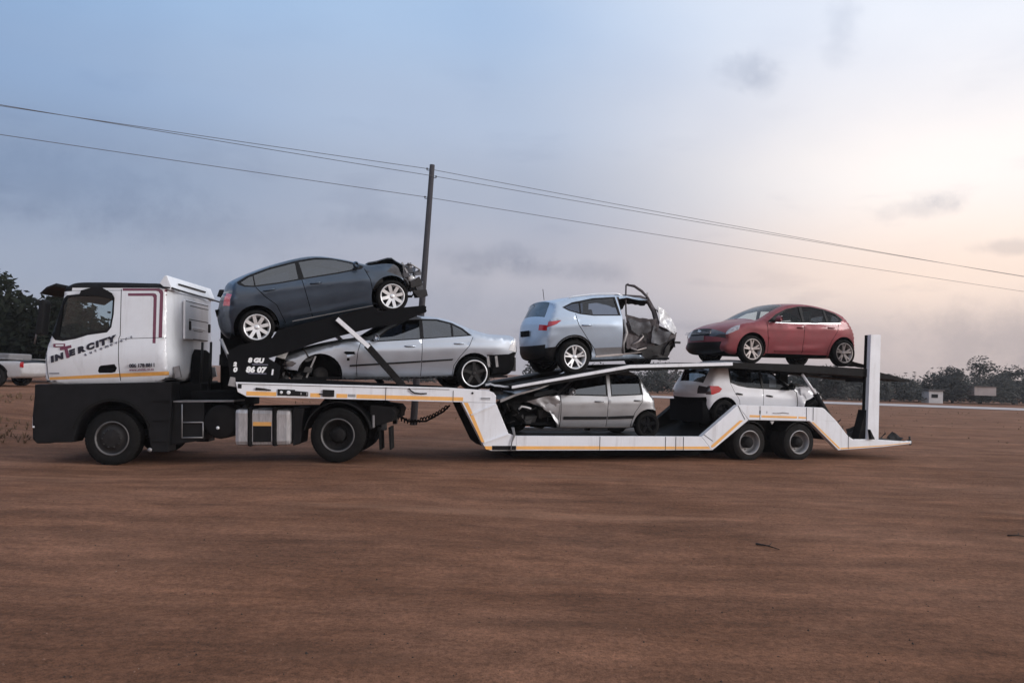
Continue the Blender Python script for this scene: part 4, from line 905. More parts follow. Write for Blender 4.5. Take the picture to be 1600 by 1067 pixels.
b = MB().prism([(-3.14, 3.22), (-3.05, 3.36), (-3.01, 3.365), (-2.925, 3.15), (-2.95, 3.10), (-3.02, 3.12)], -1.20, 1.10, .012); wf = b.build('wind_deflector', 'cab_white', truck)
MB().bar((-2.952, -.8, 3.245), (-2.952, .6, 3.245), .028).build('groove', 'black_plastic', wf)
MB().tube([(-3.1, -1.24, 3.145), (-2.93, -1.18, 3.14), (-2.86, -1.0, 3.11), (-2.86, 1.2, 3.10)], .016, 6).build('gutter', 'black_plastic', truck)
for y in (-1.02, .9): MB().bar((-2.90, y, 1.75), (-2.86, y, 1.55), .05, .1).build('cab_mount', 'steel', truck)
# lower body
arch = [(-3.925+.64*math.cos(R(a)), .50+.64*math.sin(R(a))) for a in range(172, 7, -12)]
for sd_ in (-1, 1):
    y0, y1 = sorted((sd_*1.235, sd_*.86))
    kp('lower_fairing', [(-5.26, 1.455), (-5.27, .55), (-5.23, .44), (-4.6, .44), (-4.56, .56)]+arch+[(-3.26, .36), (-3.2, .25), (-2.96, .25), (-2.90, 1.0), (-2.90, 1.475)], y0, y1, 'black_plastic', .012)
    kp('arch_lip', [(-3.925+q*math.cos(R(a)), .50+q*math.sin(R(a))) for q, rg in ((.70, range(165, 14, -10)), (.65, range(15, 166, 10))) for a in rg], *sorted((sd_*1.236, sd_*1.252)), 'rubber', .004)
    for z in (.42, .78, 1.12): kp('step_plate', [(-3.22, z), (-2.94, z), (-2.94, z+.03), (-3.22, z+.03)], *sorted((sd_*1.237, sd_*1.25)), 'steel' if z < .5 and 0 else 'black_steel', .003)
kp('front_bumper', [(-5.32, .50), (-5.25, .42), (-5.0, .42), (-5.0, 1.46), (-5.28, 1.46), (-5.33, .9)], -1.18, 1.18, 'black_plastic', .03)
for y in (-.95, .95): MB().box((-5.345, y-.2, .72), (-5.30, y+.2, .92), .02).build('headlight', 'lamp_clear', truck)
MB().box((-5.285, -1.25, .70), (-5.255, -1.21, .735), .006).build('side_marker', 'lamp_clear', truck)
for sd_ in (-1, 1): kp('chassis_rail', [(-4.9, .72), (.9, .72), (1.0, .80), (.9, .98), (-4.9, 1.0)], *sorted((sd_*.36, sd_*.46)), 'black_steel', 0)
for x in (-4.4, -3.2, -2.2, -1.2, -.5, .5, .95): kp('cross_brace', [(x, .76), (x+.08, .76), (x+.08, .95), (x, .95)], -.36, .36, 'black_steel', 0)
MB().box((-3.3, -.6, .5), (-2.6, .6, 1.45), .04).build('gearbox', 'void_black', truck)
kp('side_box', [(-2.96, .36), (-2.36, .44), (-2.36, 1.11), (-2.94, 1.11)], -1.15, -.5, 'black_plastic', .02)
b = MB()
for q in ([(-2.735, .49), (-2.735, 1.08)], [(-2.37, .49), (-2.37, .757)], [(-2.735, .49), (-2.37, .49)], [(-2.735, .757), (-2.37, .757)]): b.tube([(q[0][0], -1.18, q[0][1]), (q[1][0], -1.18, q[1][1])], .012, 6)
b.build('step_frame', 'steel', truck)
b = MB()
for yy in (-1.18,): b.lathe([(0, .001), (.001, .26), (.02, .30), (.6, .30), (.62, .2)], 24, c=(-2.06, yy, .76))
b.build('air_tank', 'black_steel', truck); MB().lathe([(0, .001), (.0, .025), (.02, .03)], 10, c=(-2.11, -1.205, .655)).build('tank_valve', 'lamp_clear', truck)
kp('side_rail', [(-2.90, 1.112), (-1.84, 1.108), (-1.84, 1.135), (-2.9, 1.14)], -1.16, -.5, 'steel', .004)
tk = kp('fuel_tank', [(-1.81, .34), (-.822, .335), (-.822, .955), (-1.81, .99)], -1.22, -.58, 'tank_alloy', .075)
for x in (-1.54, -1.11):
    kp('tank_strap', [(x-.05, .318), (x+.05, .318), (x+.05, 1.0), (x-.05, 1.01)], -1.238, -.57, 'black_steel', .05, tk)
kp('tank_reflector', [(-1.485, .685), (-1.165, .68), (-1.165, .748), (-1.485, .755)], -1.226, -1.21, 'yellow_tape', 0, tk); kp('tank_skin', [(-1.485, .40), (-1.165, .40), (-1.165, .678), (-1.485, .683)], -1.223, -1.205, 'black_plastic', 0, tk)
MB().lathe([(0, .001), (0, .05), (.03, .055)], 14, c=(-1.66, -1.1, 1.0)).build('fuel_cap', 'black_plastic', tk)
kp('battery_box', [(-.80, .32), (-.66, .36), (-.60, .98), (-.80, 1.0)], -1.18, -.6, 'black_plastic', .02)
MB().box((-2.52, .15, .95), (-2.0, .75, 3.10), .06).build('air_intake', 'void_black', truck); MB().prism([(-2.55, 3.10), (-2.0, 3.08), (-1.96, 3.16), (-2.2, 3.23), (-2.5, 3.24)], .05, .85, .02).build('intake_hood', 'black_plastic', truck)
MB().box((-2.75, -.75, 1.0), (-1.95, .9, 1.30), .03).build('equipment_tray', 'void_black', truck)
for x in (-2.66, -2.5): MB().tube([(x, -.5, 1.3), (x+.03, -.5, 1.9), (x-.03, -.3, 2.2)], .025, 6).build('air_line', 'black_plastic', truck)
# rear end
b = MB(); n = 15; A = [R(10+160*i/(n-1)) for i in range(n)]
for sd_ in (-1, 1):
    b = MB(); b.prism([(.60*math.cos(a), .50+.60*math.sin(a)) for a in A]+[(.58*math.cos(a), .50+.58*math.sin(a)) for a in A[::-1]], *sorted((sd_*1.24, sd_*.6)), 0); b.build('rear_mudguard', 'black_plastic', truck)
MB().prism([(-.5, .99), (.62, .99), (.75, 1.03), (.5, 1.13), (-.35, 1.16)], -.45, .45, .01).build('fifth_wheel', 'black_steel', truck)
kp('rear_frame', [(.55, .62), (.94, .72), (1.0, .88), (.93, .97), (.55, 1.02)], -1.05, 1.05, 'black_steel', .01)
for y in (-1.0, .8): b = MB().box((.74, y, .56), (.82, y+.2, .86), .01); b.build('tail_lamp_housing', 'junk_dark', truck)
MB().box((.60, -1.12, .62), (.635, -1.09, .84), .004).build('lamp_guard', 'steel', truck)
for x in (.72, .9): kp('mud_flap', [(x-.0, .22), (x+.03, .22), (x+.02, .62), (x-.02, .62)], -1.12, -.62, 'rubber', 0)
for sd_ in (-1, 1):
    truck_wheel(truck, -3.927, sd_*1.085, .497, .475, .285, .29, sd_, True, 'wheel_black', 10)
    truck_wheel(truck, 0, sd_*1.10, .50, .478, .285, .27, sd_, False, 'wheel_black', 10, 'rubber', True)
for x in (-3.927, 0): MB().tube([(x, -.95, .48), (x, .95, .48)], .09, 12).build('axle', 'black_steel', truck)
MB().lathe([(0, .001), (0, .03), (.03, .04)], 10, c=(-3.27, -1.26, .29)).build('step_lamp', 'steel', truck)

# ------------------------------------------------------------------ cars on the trailer
def car_root(name, label, s, z, lat, W, pitch):
    p = TRM @ Vector((s, lat+W, z))
    return empty(name, label, 'car', frame(p, 19.5, pitch), 'wrecked cars loaded on the trailer')
def plate(parent, x, z, w, h, nx, m='text_white', y=0.):
    MB().box((x-.006, y-w/2, z-h/2), (x+.006, y+w/2, z+h/2), .002).build('number_plate', m, parent)

# --- dark blue grey hatchback, nose crushed, on the tilted front platform (faces right)
W = .86; r0 = car_root('grey_hatchback', 'dark blue grey hatchback with crushed nose on the tilted front platform above the truck', -4.534, 2.095, .45, W, 16.3)
gate = lambda v: sst(2.62, 3.0, v.x)
c = Car(r0, [('rear_bumper', [(-.48, .24), (-.58, .36), (-.61, .55), (-.585, .74)]), ('tailgate', [(-.53, .86), (-.46, 1.0)]), ('rear_window', [(-.40, 1.07), (-.33, 1.19)]),
             ('roof', [(-.28, 1.235), (.03, 1.315), (.47, 1.385), (.89, 1.415), (1.2, 1.41), (1.42, 1.375)]), ('windscreen', [(1.55, 1.335), (1.83, 1.23), (2.07, 1.12)]),
             ('bonnet', [(2.24, 1.035), (2.5, 1.0), (2.72, .96), (2.86, .90)]), ('front_end', [(2.95, .74), (3.0, .55), (2.97, .36), (2.88, .26)]), ('underbody', [(2.5, .19), (1.2, .17), (0, .20)])],
        W, [(-.5, 1.06), (.1, 1.0), (1.1, .95), (2.1, .90)], .36, 'paint_grey', .05, (.2, .16), .06,
        [([(0, .905), (.6, .89), (1.2, .85), (2.3, .70)], .02, .09), ([(.35, .40), (1.2, .345), (2.05, .30)], .018, .06)], bumpy(.11, 3.5, gate, (-.10, .0, .0)), .10,
        {'rear_window': [(0, .80, 'rear_window', 'glass_dark'), (.8, 1, 'rear_pillar', 'paint_grey')], 'windscreen': [(0, .86, 'windscreen', 'glass_dark'), (.86, 1, 'a_pillar', 'paint_grey')],
         'tailgate': [(.66, 1, 'tail_lamp', 'lamp_red_dull')], 'underbody': [(0, 1, 'underbody', 'void_black')], 'front_end': [(0, 1, 'front_end', 'junk_dark')]})
swin = [(-.14, 1.16), (.06, 1.24), (.45, 1.298), (.97, 1.325), (1.30, 1.312), (1.62, 1.24), (1.92, 1.10), (2.10, .965), (2.05, .925), (1.61, .93), (1.11, .957), (.57, .977), (.13, 1.01), (-.03, 1.05), (-.12, 1.11)]
c.sides([('arch', circ(0, .31, .39), 'x', 0), ('arch', circ(2.49, .31, .39), 'x', 0),
         ('side_glass', [(-.08, 1.15), (.08, 1.215), (.15, 1.225), (.13, 1.035), (-.02, 1.075)], 'glass_dark', -.012), ('side_glass', [(.17, 1.232), (.45, 1.278), (.92, 1.303), (.90, .988), (.57, 1.0), (.155, 1.032)], 'glass_dark', -.012),
         ('side_glass', [(.99, 1.303), (1.28, 1.292), (1.60, 1.222), (1.88, 1.09), (2.02, .985), (2.0, .95), (1.61, .955), (1.0, .985)], 'glass_dark', -.012), ('window_surround', swin, 'black_plastic', .002),
         ('shut_line', band([(.955, .98), (.97, .6), (.985, .27)], .012), 'void_black', -.014), ('shut_line', band([(2.10, .92), (2.16, .7), (2.15, .45), (2.10, .25)], .012), 'void_black', -.014), ('shut_line', band([(.15, 1.0), (.25, .82), (.42, .62), (.50, .27)], .012), 'void_black', -.014),
         ('tail_lamp', [(-.7, .92), (-.55, .84), (-.47, .85), (-.33, .985), (-.25, 1.12), (-.36, 1.14)], 'lamp_red_dull', .006),
         ('crumpled_wing', [(2.5, .78), (2.75, .62), (3.2, .4), (3.2, 1.1), (2.72, .93)], 'junk_metal', 0),
         ('front_door', [(.96, 1.0), (2.10, .93), (2.16, .7), (2.1, .25), (.98, .27)], 'paint_grey', 0), ('rear_door', [(.15, 1.03), (.96, 1.0), (.98, .27), (.5, .27), (.42, .62)], 'paint_grey', 0)], well=.36)
c.strips()
c.patch('side_moulding', [(.62, .36), (2.05, .275), (2.05, .305), (.62, .395)], .012, 'paint_grey', depth=.02)
c.patch('sill_trim', [(.62, .265), (2.10, .215), (2.10, .232), (.62, .285)], .006, 'plastic_grey')
c.handle(1.18, .845, .2, tilt=-.08); c.handle(.36, .90, .2, tilt=-.03); c.mirror(1.95, .955, face=1)
c.interior(1.35, .36, 1, .45)
for x in (0, 2.49):
    for sd_ in (-1, 1): car_wheel(r0, x, sd_*(W-.12), .31, .305, .222, sd_, ('five', 8))
rj = random.Random(21)
junk(rj, (2.72, -.72, .35), (3.12, .7, .80), 46, size=(.08, .30)).build('engine_wreckage', 'junk_metal', r0); junk(rj, (2.6, -.75, .22), (3.05, .7, .6), 36).build('engine_wreckage', 'junk_dark', r0)
b = MB(); vs = []           # buckled bonnet sheet standing proud of the engine bay
for i in range(9):
    for j in range(9):
        u, v = i/8, j/8; n = noise.noise(Vector((u*3, v*3, 4))); vs.append((2.22+.72*u+.03*n, -.70+1.40*v, 1.035-.05*u+.02*math.sin(u*2.6)-.30*max(0, u-.62)*3*.6+.02*n))
vs += [(x, y, z-.02) for x, y, z in vs]; fs = [(i*9+j, i*9+j+1, i*9+j+10, i*9+j+9) for i in range(8) for j in range(8)]; fs += [tuple(81+k for k in f[::-1]) for f in fs]
e_ = [j for j in range(9)]; fs += [(j, j+81, j+82, j+1) for j in range(8)]+[(72+j, 73+j, 154+j, 153+j) for j in range(8)]+[(9*i, 9*i+9, 9*i+90, 9*i+81) for i in range(8)]
b.add(vs, fs, False).build('buckled_bonnet', 'paint_grey', r0)
for y in (-.55, .5): MB().lathe([(-.06, .001), (-.06, .06), (0, .09), (.04, .05)], 12, c=(2.98, y, .56)).build('broken_headlight', 'lamp_clear', r0)
b = MB(); b.bar((3.0, -.7, .78), (3.12, .6, .74), .05, .04); b.bar((2.92, -.70, .62), (2.86, -.66, .90), .03); b.tube([(2.95, -.72, .86), (3.05, -.7, .80), (3.16, -.66, .70), (3.14, -.5, .62)], .016, 6); b.build('bent_bumper_beam', 'steel', r0)
MB().box((-.50, -.28, .70), (-.605, .28, .80)).build('plate_recess', 'void_black', r0)
# --- silver saloon, no bumpers, front wheel gone (faces left)
W = .91; r0 = car_root('silver_sedan', 'silver four door sedan without bumpers or near front wheel on the gooseneck deck', -3.474, 1.266, .45, W, 2.1)
c = Car(r0, [('front_end', [(-.54, .28), (-.72, .42), (-.76, .55)]), ('bonnet', [(-.67, .68), (-.47, .765), (-.2, .845), (.1, .92), (.44, .985), (.72, 1.03)]), ('windscreen', [(.84, 1.07), (1.2, 1.275), (1.45, 1.395)]),
             ('roof', [(1.56, 1.43), (1.8, 1.455), (2.08, 1.455), (2.4, 1.42)]), ('rear_window', [(2.54, 1.385), (2.9, 1.245), (3.18, 1.155)]), ('boot_lid', [(3.32, 1.125), (3.6, 1.105), (3.82, 1.095)]),
             ('tail', [(3.91, 1.03), (3.96, .88), (3.965, .74)]), ('rear_crash_panel', [(3.92, .62), (3.88, .42), (3.76, .30)]), ('underbody', [(3.2, .26), (1.5, .22), (.3, .22)])],
        W, [(-.6, .72), (.4, .93), (1.0, .93), (2.0, .99), (2.9, 1.03), (3.8, 1.02)], .36, 'paint_silver', .045, (.11, .17), .06,
        [([(.3, .76), (1.6, .80), (2.6, .84), (3.6, .86)], .014, .11)], None, .10,
        {'windscreen': [(0, .86, 'windscreen', 'glass_dark'), (.86, 1, 'a_pillar', 'paint_silver')], 'rear_window': [(0, .84, 'rear_window', 'glass_dark'), (.84, 1, 'c_pillar', 'paint_silver')],
         'underbody': [(0, 1, 'underbody', 'void_black')], 'front_end': [(0, 1, 'front_end', 'junk_dark')], 'rear_crash_panel': [(0, 1, 'rear_crash_panel', 'black_steel')], 'tail': [(.62, 1, 'tail_lamp', 'lamp_clear')]})
swin = [(.88, .935), (1.05, 1.035), (1.22, 1.155), (1.6, 1.345), (1.88, 1.372), (2.19, 1.37), (2.48, 1.30), (2.68, 1.20), (2.86, 1.055), (2.48, 1.025), (1.88, .98), (1.0, .92)]
c.sides([('arch', circ(-.01, .30, .405), 'x', 0), ('arch', circ(2.9, .33, .395), 'x', 0), ('void', [(-.9, .46), (-.41, .40), (-.3, .0), (-.9, 0)], None, 0),
         ('side_glass', [(.99, .955), (1.1, 1.03), (1.25, 1.15), (1.6, 1.322), (1.84, 1.347), (1.84, .997), (1.05, .945)], 'glass_dark', -.012), ('side_glass', [(1.905, 1.003), (1.905, 1.347), (2.19, 1.347), (2.455, 1.283), (2.455, 1.038)], 'glass_dark', -.012),
         ('side_glass', [(2.49, 1.043), (2.49, 1.268), (2.66, 1.185), (2.80, 1.07)], 'glass_dark', -.012), ('window_surround', swin, 'black_plastic', .002),
         ('rear_crash_panel', [(3.15, .685), (3.30, .685), (3.62, .70), (3.70, .735), (4, .745), (4, .1), (3.1, .2), (3.26, .5)], 'black_steel', -.04),
         ('tail_lamp', [(3.62, .78), (3.66, .88), (3.78, 1.04), (4.05, 1.02), (4.05, .72), (3.82, .725), (3.72, .755)], 'lamp_clear', .004), ('headlamp', [(-.9, .60), (-.9, .47), (-.5, .47), (-.42, .53), (-.50, .57)], 'lamp_dark', .004),
         ('shut_line', band([(1.872, .985), (1.865, .6), (1.86, .28)], .011), 'void_black', -.014), ('shut_line', band([(.72, .92), (.665, .75), (.64, .5), (.66, .28)], .011), 'void_black', -.014),
         ('shut_line', band([(2.88, 1.03), (2.80, .86), (2.62, .66), (2.5, .48), (2.48, .30)], .011), 'void_black', -.014), ('shut_line', band([(-.62, .70), (-.2, .80), (.3, .905), (.72, .95)], .010), 'void_black', -.014),
         ('fender_vent', [(.40, .725), (.44, .745), (.60, .74), (.615, .69), (.46, .685)], 'void_black', -.012), ('fender_vent', [(.465, .575), (.515, .575), (.515, .625), (.465, .625)], 'void_black', -.012),
         ('front_door', [(.72, .94), (1.87, .99), (1.86, .28), (.66, .28), (.64, .5), (.665, .75)], 'paint_silver', 0), ('rear_door', [(1.87, .99), (2.88, 1.04), (2.80, .86), (2.62, .66), (2.48, .3), (1.86, .28)], 'paint_silver', 0)], well=.40)
c.strips()
c.patch('side_moulding', [(.52, .465), (1.85, .540), (1.85, .572), (.52, .497)], .014, 'black_plastic'); c.patch('side_moulding', [(1.875, .541), (2.46, .578), (2.48, .608), (1.875, .573)], .014, 'black_plastic')
c.handle(1.64, .845, .21, 'paint_silver'); c.handle(2.6, .90, .21, 'paint_silver'); c.mirror(.98, .95, face=-1)
c.interior(1.72, .32, -1, 2.45)
car_wheel(r0, 2.9, -(W-.11), .325, .325, .255, -1, ('plain', 5), 'wheel_black', .22); car_wheel(r0, 2.9, W-.11, .325, .325, .255, 1, ('plain', 5), 'junk_dark', .22); car_wheel(r0, -.01, W-.11, .325, .325, .255, 1, ('plain', 5), 'junk_dark', .22)
for x in (2.9,): MB().lathe([(-.006, .238), (-.014, .25), (-.010, .262), (0, .262)], 48, c=(x, -(W-.0), .325)).build('rim_lip', 'alloy', r0)
b = MB(); b.bar((-.08, -.80, .66), (-.24, -.78, .27), .028); b.build('bent_strut', 'steel', r0); MB().lathe([(0, .001), (0, .14), (.03, .14), (.03, .05), (.10, .05)], 24, c=(.03, -.60, .32)).build('bare_front_hub', 'junk_dark', r0)
junk(random.Random(31), (-.72, -.7, .28), (-.45, .7, .62), 30).build('front_wreckage', 'junk_dark', r0)
b = MB(); vs = [(-.62, -.78, .60), (-.52, -.74, .80), (-.75, -.7, .86), (-.80, -.72, .66)]; b.add(vs+[(x, y+.03, z) for x, y, z in vs], [(0, 1, 2, 3), (7, 6, 5, 4), (0, 4, 5, 1), (1, 5, 6, 2), (2, 6, 7, 3), (3, 7, 4, 0)]).build('loose_headlamp_panel', 'text_white', r0)
MB().box((3.72, -.62, .36), (3.86, .62, .64), .02).build('rear_crossmember', 'junk_dark', r0); b = MB()
for x in (3.18, 3.35): b.bar((x, -.872, .66), (x+.03, -.86, .45), .02, .05)
b.build('bumper_bracket', 'steel', r0)

# --- pale blue SUV, front half torn open (faces right)
W = .91; r0 = car_root('pale_blue_suv', 'pale sky blue SUV with its front half torn open on the upper deck', 1.55, 1.745, .45, W, 3.6)
gate = lambda v: sst(1.15, 1.9, v.x)*.9+.0
c = Car(r0, [('bumper_clad', [(-.64, .32), (-.71, .44)]), ('rear_bumper', [(-.735, .60), (-.73, .80)]), ('lamp_band', [(-.715, .925)]), ('tailgate', [(-.69, 1.05), (-.655, 1.14)]), ('rear_window', [(-.61, 1.21), (-.50, 1.40), (-.44, 1.48)]),
             ('roof', [(-.42, 1.52), (-.2, 1.555), (.11, 1.605), (.62, 1.645), (1.05, 1.65), (1.3, 1.635)]), ('torn_roof', [(1.5, 1.61), (1.80, 1.55)]), ('windscreen', [(1.92, 1.46), (2.12, 1.34), (2.36, 1.10)]),
             ('bonnet', [(2.45, .97), (2.56, .90)]), ('front_end', [(2.58, .72), (2.52, .45), (2.3, .30)]), ('underbody', [(1.6, .27), (.5, .25)])],
        W, [(-.8, 1.10), (.1, 1.20), (1.1, 1.165), (2.5, 1.0)], .33, 'paint_sky', .03, (.16, .16), .07,
        [([(-.6, .98), (.2, 1.02), (1.1, 1.0)], .022, .10), ([(-.9, .72), (-.45, .80), (-.3, .84)], .03, .06)], bumpy(.10, 2.6, gate, (0, .02, .0), 3.3), .09,
        {'rear_window': [(0, .84, 'rear_window', 'glass_dark'), (.84, 1, 'd_pillar', 'paint_sky')], 'torn_roof': [(0, 1, 'torn_roof', 'burnt_metal')], 'windscreen': [(0, .9, 'windscreen', 'glass_milky'), (.9, 1, 'a_pillar', 'burnt_metal')],
         'underbody': [(0, 1, 'underbody', 'void_black')], 'front_end': [(0, 1, 'front_end', 'junk_dark')], 'bonnet': [(0, 1, 'bonnet', 'burnt_metal')], 'bumper_clad': [(0, 1, 'bumper_clad', 'black_plastic')], 'lamp_band': [(.74, 1, 'tail_lamp', 'lamp_red')]})
swin = [(-.22, 1.36), (.0, 1.46), (.5, 1.55), (1.0, 1.575), (1.06, 1.175), (.44, 1.178), (.14, 1.215), (-.10, 1.29)]
c.sides([('arch', circ(0, .345, .42), 'x', 0), ('arch', circ(2.5, .345, .36), 'x', 0),
         ('void', [(1.115, .40), (1.10, 1.10), (1.07, 1.53), (1.3, 1.56), (1.85, 1.47), (2.0, 1.28), (2.9, 1.0), (2.9, 0), (2.2, 0), (1.6, .33)], None, 0, -1),
         ('void', [(1.14, 1.13), (1.10, 1.54), (1.3, 1.56), (1.80, 1.47), (2.3, 1.25), (2.6, .98), (1.9, 1.0)], None, 0, 1),
         ('side_glass', [(-.17, 1.36), (.03, 1.44), (.16, 1.467), (.15, 1.24), (-.08, 1.305)], 'glass_tint', -.012), ('side_glass', [(.185, 1.472), (.5, 1.527), (.965, 1.552), (1.015, 1.20), (.44, 1.203), (.175, 1.236)], 'glass_tint', -.012),
         ('window_surround', swin, 'black_plastic', .002),
         ('tail_lamp', [(-1.0, .98), (-.80, .98), (-.66, 1.065), (-.27, 1.095), (-.38, 1.02), (-.60, .945), (-.76, .90), (-1.0, .88)], 'lamp_red', .006),
         ('b_pillar_trim', [(1.04, 1.58), (1.095, 1.57), (1.14, 1.17), (1.12, .44), (1.085, .44), (1.09, 1.15)], 'burnt_metal', -.01),
         ('clad', [(-1.2, .56), (-.70, .535), (-.36, .57), (-.30, .3), (-.30, 0), (-1.2, 0)], 'black_plastic', .006), ('sill_panel', [(.47, .52), (1.12, .53), (1.12, .34), (.52, .33)], 'plastic_grey', .004),
         ('shut_line', band([(.04, 1.22), (.09, 1.0), (.30, .71), (.47, .50), (.52, .36)], .013), 'void_black', -.016),
         ('rear_door', [(.04, 1.22), (1.09, 1.17), (1.09, .53), (.47, .53), (.30, .71), (.09, 1.0)], 'paint_sky', 0)], well=.38)
c.strips(skip=('windscreen',))
c.handle(.275, .99, .22, 'paint_sky')
c.patch('sill_trim', [(.50, .33), (1.55, .385), (1.58, .42), (.50, .365)], .01, 'alloy_dull', (-1,), .06)
c.patch('arch_trim', circ(0, .345, .455, 20, 168, 12)+circ(0, .345, .425, 20, 12, 168), .008, 'black_plastic')
c.interior(1.0, .42, 1, .32, wheel=True)
for sd_ in (-1, 1): car_wheel(r0, 0, sd_*(W-.12), .345, .345, .235, sd_, ('twin', 5), 'alloy', .22)
car_wheel(r0, 2.30, .72, .33, .33, .23, 1, ('twin', 5), 'alloy_dull', .22)
for sd_ in (-1, 1):
    w = c.w0([(.3, 1.5)])[0]-.10; b = MB(); b.tube([(-.05, sd_*w, 1.53), (.05, sd_*w, 1.585), (.6, sd_*w, 1.64), (1.1, sd_*w, 1.645), (1.22, sd_*w, 1.60)], .016, 8); b.build('roof_rail', 'alloy', r0)
MB().tube([(-.28, 0, 1.57), (-.30, 0, 1.80)], .007, 5).build('aerial', 'black_plastic', r0)
plate(r0, -.738, .86, .5, .12, -1, 'void_black')
# torn front: standing door frame, roof rail and screen pillar, wreckage
yn = -W+.22
b = MB(); b.tube([(1.28, yn-.02, 1.17), (1.30, yn+.02, 1.50), (1.33, yn+.04, 1.83), (1.385, yn+.04, 1.86)], .018, 8); b.tube([(1.33, yn+.04, 1.84), (1.52, yn+.03, 1.81), (1.68, yn, 1.70), (1.82, yn, 1.56), (1.93, yn, 1.38)], [.018, .03, .032, .026, .02], 8); b.build('torn_door_frame', 'burnt_metal', r0)
b = MB(); b.tube([(1.08, yn+.08, 1.585), (1.35, yn+.08, 1.59), (1.68, yn+.06, 1.565), (1.84, yn+.04, 1.50), (1.95, yn, 1.28), (1.99, yn-.05, 1.02), (1.92, yn-.1, .85)], [.05, .045, .05, .055, .055, .06, .05], 8); b.build('a_pillar', 'burnt_metal', r0)
b = MB(); b.bar((1.82, yn, 1.53), (1.81, yn, 1.67), .025); b.tube([(1.15, yn-.12, 1.10), (1.20, yn-.16, .82), (1.12, yn-.14, .60), (1.14, yn-.1, .40)], .04, 7); b.build('torn_metal_strip', 'steel', r0)
def sheet(name, m, P, Q, nu, nv, amp, seed, parent, th=.008):
    """crumpled sheet between two polylines"""
    vs = []
    for i in range(nu):
        for j in range(nv):
            u, v = i/(nu-1), j/(nv-1); a = Vector(P[min(len(P)-2, int(u*(len(P)-1)))]).lerp(Vector(P[min(len(P)-1, int(u*(len(P)-1))+1)]), u*(len(P)-1)-min(len(P)-2, int(u*(len(P)-1))))
            q = Vector(Q[min(len(Q)-2, int(u*(len(Q)-1)))]).lerp(Vector(Q[min(len(Q)-1, int(u*(len(Q)-1))+1)]), u*(len(Q)-1)-min(len(Q)-2, int(u*(len(Q)-1))))
            p = a.lerp(q, v); n1 = noise.noise_vector(p*3+Vector((seed, 0, 0))); n2 = noise.noise_vector(p*9+Vector((seed, 5, 0))); f_ = noise.noise(p*3.2+Vector((seed, 2, 0))); g_ = noise.noise(p*6.5+Vector((0, seed, 4))); vs.append(p+n1*amp*.7+n2*amp*.25+Vector((0, 1, .3))*amp*(1.6*abs(f_)+.9*abs(g_)-.5))
    k = nu*nv; vs += [v+Vector((0, th, 0)) for v in vs]; fs = [(i*nv+j, i*nv+j+1, (i+1)*nv+j+1, (i+1)*nv+j) for i in range(nu-1) for j in range(nv-1)]; fs += [tuple(k+q for q in f[::-1]) for f in fs]
    bd = [(i*nv, (i+1)*nv) for i in range(nu-1)]+[((i+1)*nv-1, (i+2)*nv-1) for i in range(nu-1)]+[(j, j+1) for j in range(nv-1)]+[((nu-1)*nv+j, (nu-1)*nv+j+1) for j in range(nv-1)]
    fs += [(a, c_, c_+k, a+k) for a, c_ in bd]; o = mesh_obj(name, vs, fs, m, parent, True); o.data.set_sharp_from_angle(angle=R(32)); return o
sheet('crushed_door', 'burnt_metal', [(1.22, -.82, 1.17), (1.6, -.78, 1.16), (1.95, -.80, 1.10)], [(1.16, -.85, .52), (1.55, -.70, .50), (1.9, -.66, .36)], 12, 10, .07, 2., r0)
sheet('torn_skin', 'junk_metal', [(1.24, -.87, 1.12), (1.5, -.86, 1.02), (1.74, -.86, 1.05)], [(1.30, -.88, .86), (1.52, -.82, .74), (1.8, -.84, .84)], 11, 8, .05, 22., r0)
sheet('torn_skin', 'junk_metal', [(1.86, -.86, .96), (2.1, -.84, .84), (2.3, -.8, .82)], [(1.80, -.84, .60), (2.05, -.80, .56), (2.22, -.74, .62)], 11, 8, .05, 27., r0)
sheet('crushed_wing', 'burnt_metal', [(1.90, -.78, 1.05), (2.2, -.75, .90), (2.5, -.7, .80)], [(1.85, -.72, .34), (2.1, -.68, .30), (2.38, -.62, .46)], 11, 11, .07, 5., r0)
sheet('crushed_liner', 'junk_dark', [(1.60, -.74, .50), (2.0, -.74, .56), (2.32, -.7, .56)], [(1.66, -.72, .24), (2.0, -.72, .22), (2.26, -.68, .24)], 10, 8, .05, 8., r0)
sheet('bulging_windscreen', 'crazed_glass', [(1.97, -.80, 1.38), (2.16, -.80, 1.29), (2.34, -.78, 1.12), (2.48, -.73, .88)], [(2.02, -.83, 1.02), (2.14, -.82, .92), (2.28, -.80, .84), (2.42, -.74, .78)], 14, 9, .03, 11., r0)
rj = random.Random(41)
junk(rj, (1.25, -.60, .36), (2.0, .3, 1.0), 50, size=(.1, .42)).build('cabin_wreckage', 'junk_dark', r0); junk(rj, (1.3, -.72, .40), (2.2, -.45, .95), 26, ('tube', 'plate'), (.08, .28)).build('torn_metal', 'junk_metal', r0)
junk(rj, (2.38, -.65, .48), (2.56, .7, .92), 34, size=(.08, .22)).build('front_wreckage', 'junk_dark', r0)
MB().tube([(1.34, -.80, .56), (1.5, -.82, .64), (1.62, -.80, .74), (1.60, -.76, .80)], .02, 6).tube([(1.30, -.82, .50), (1.45, -.84, .45), (1.68, -.80, .50)], .018, 6).build('torn_metal_strip', 'alloy_dull', r0)
MB().bar((2.5, -.3, .62), (2.86, -.2, .60), .05).build('tow_bar', 'junk_dark', r0)

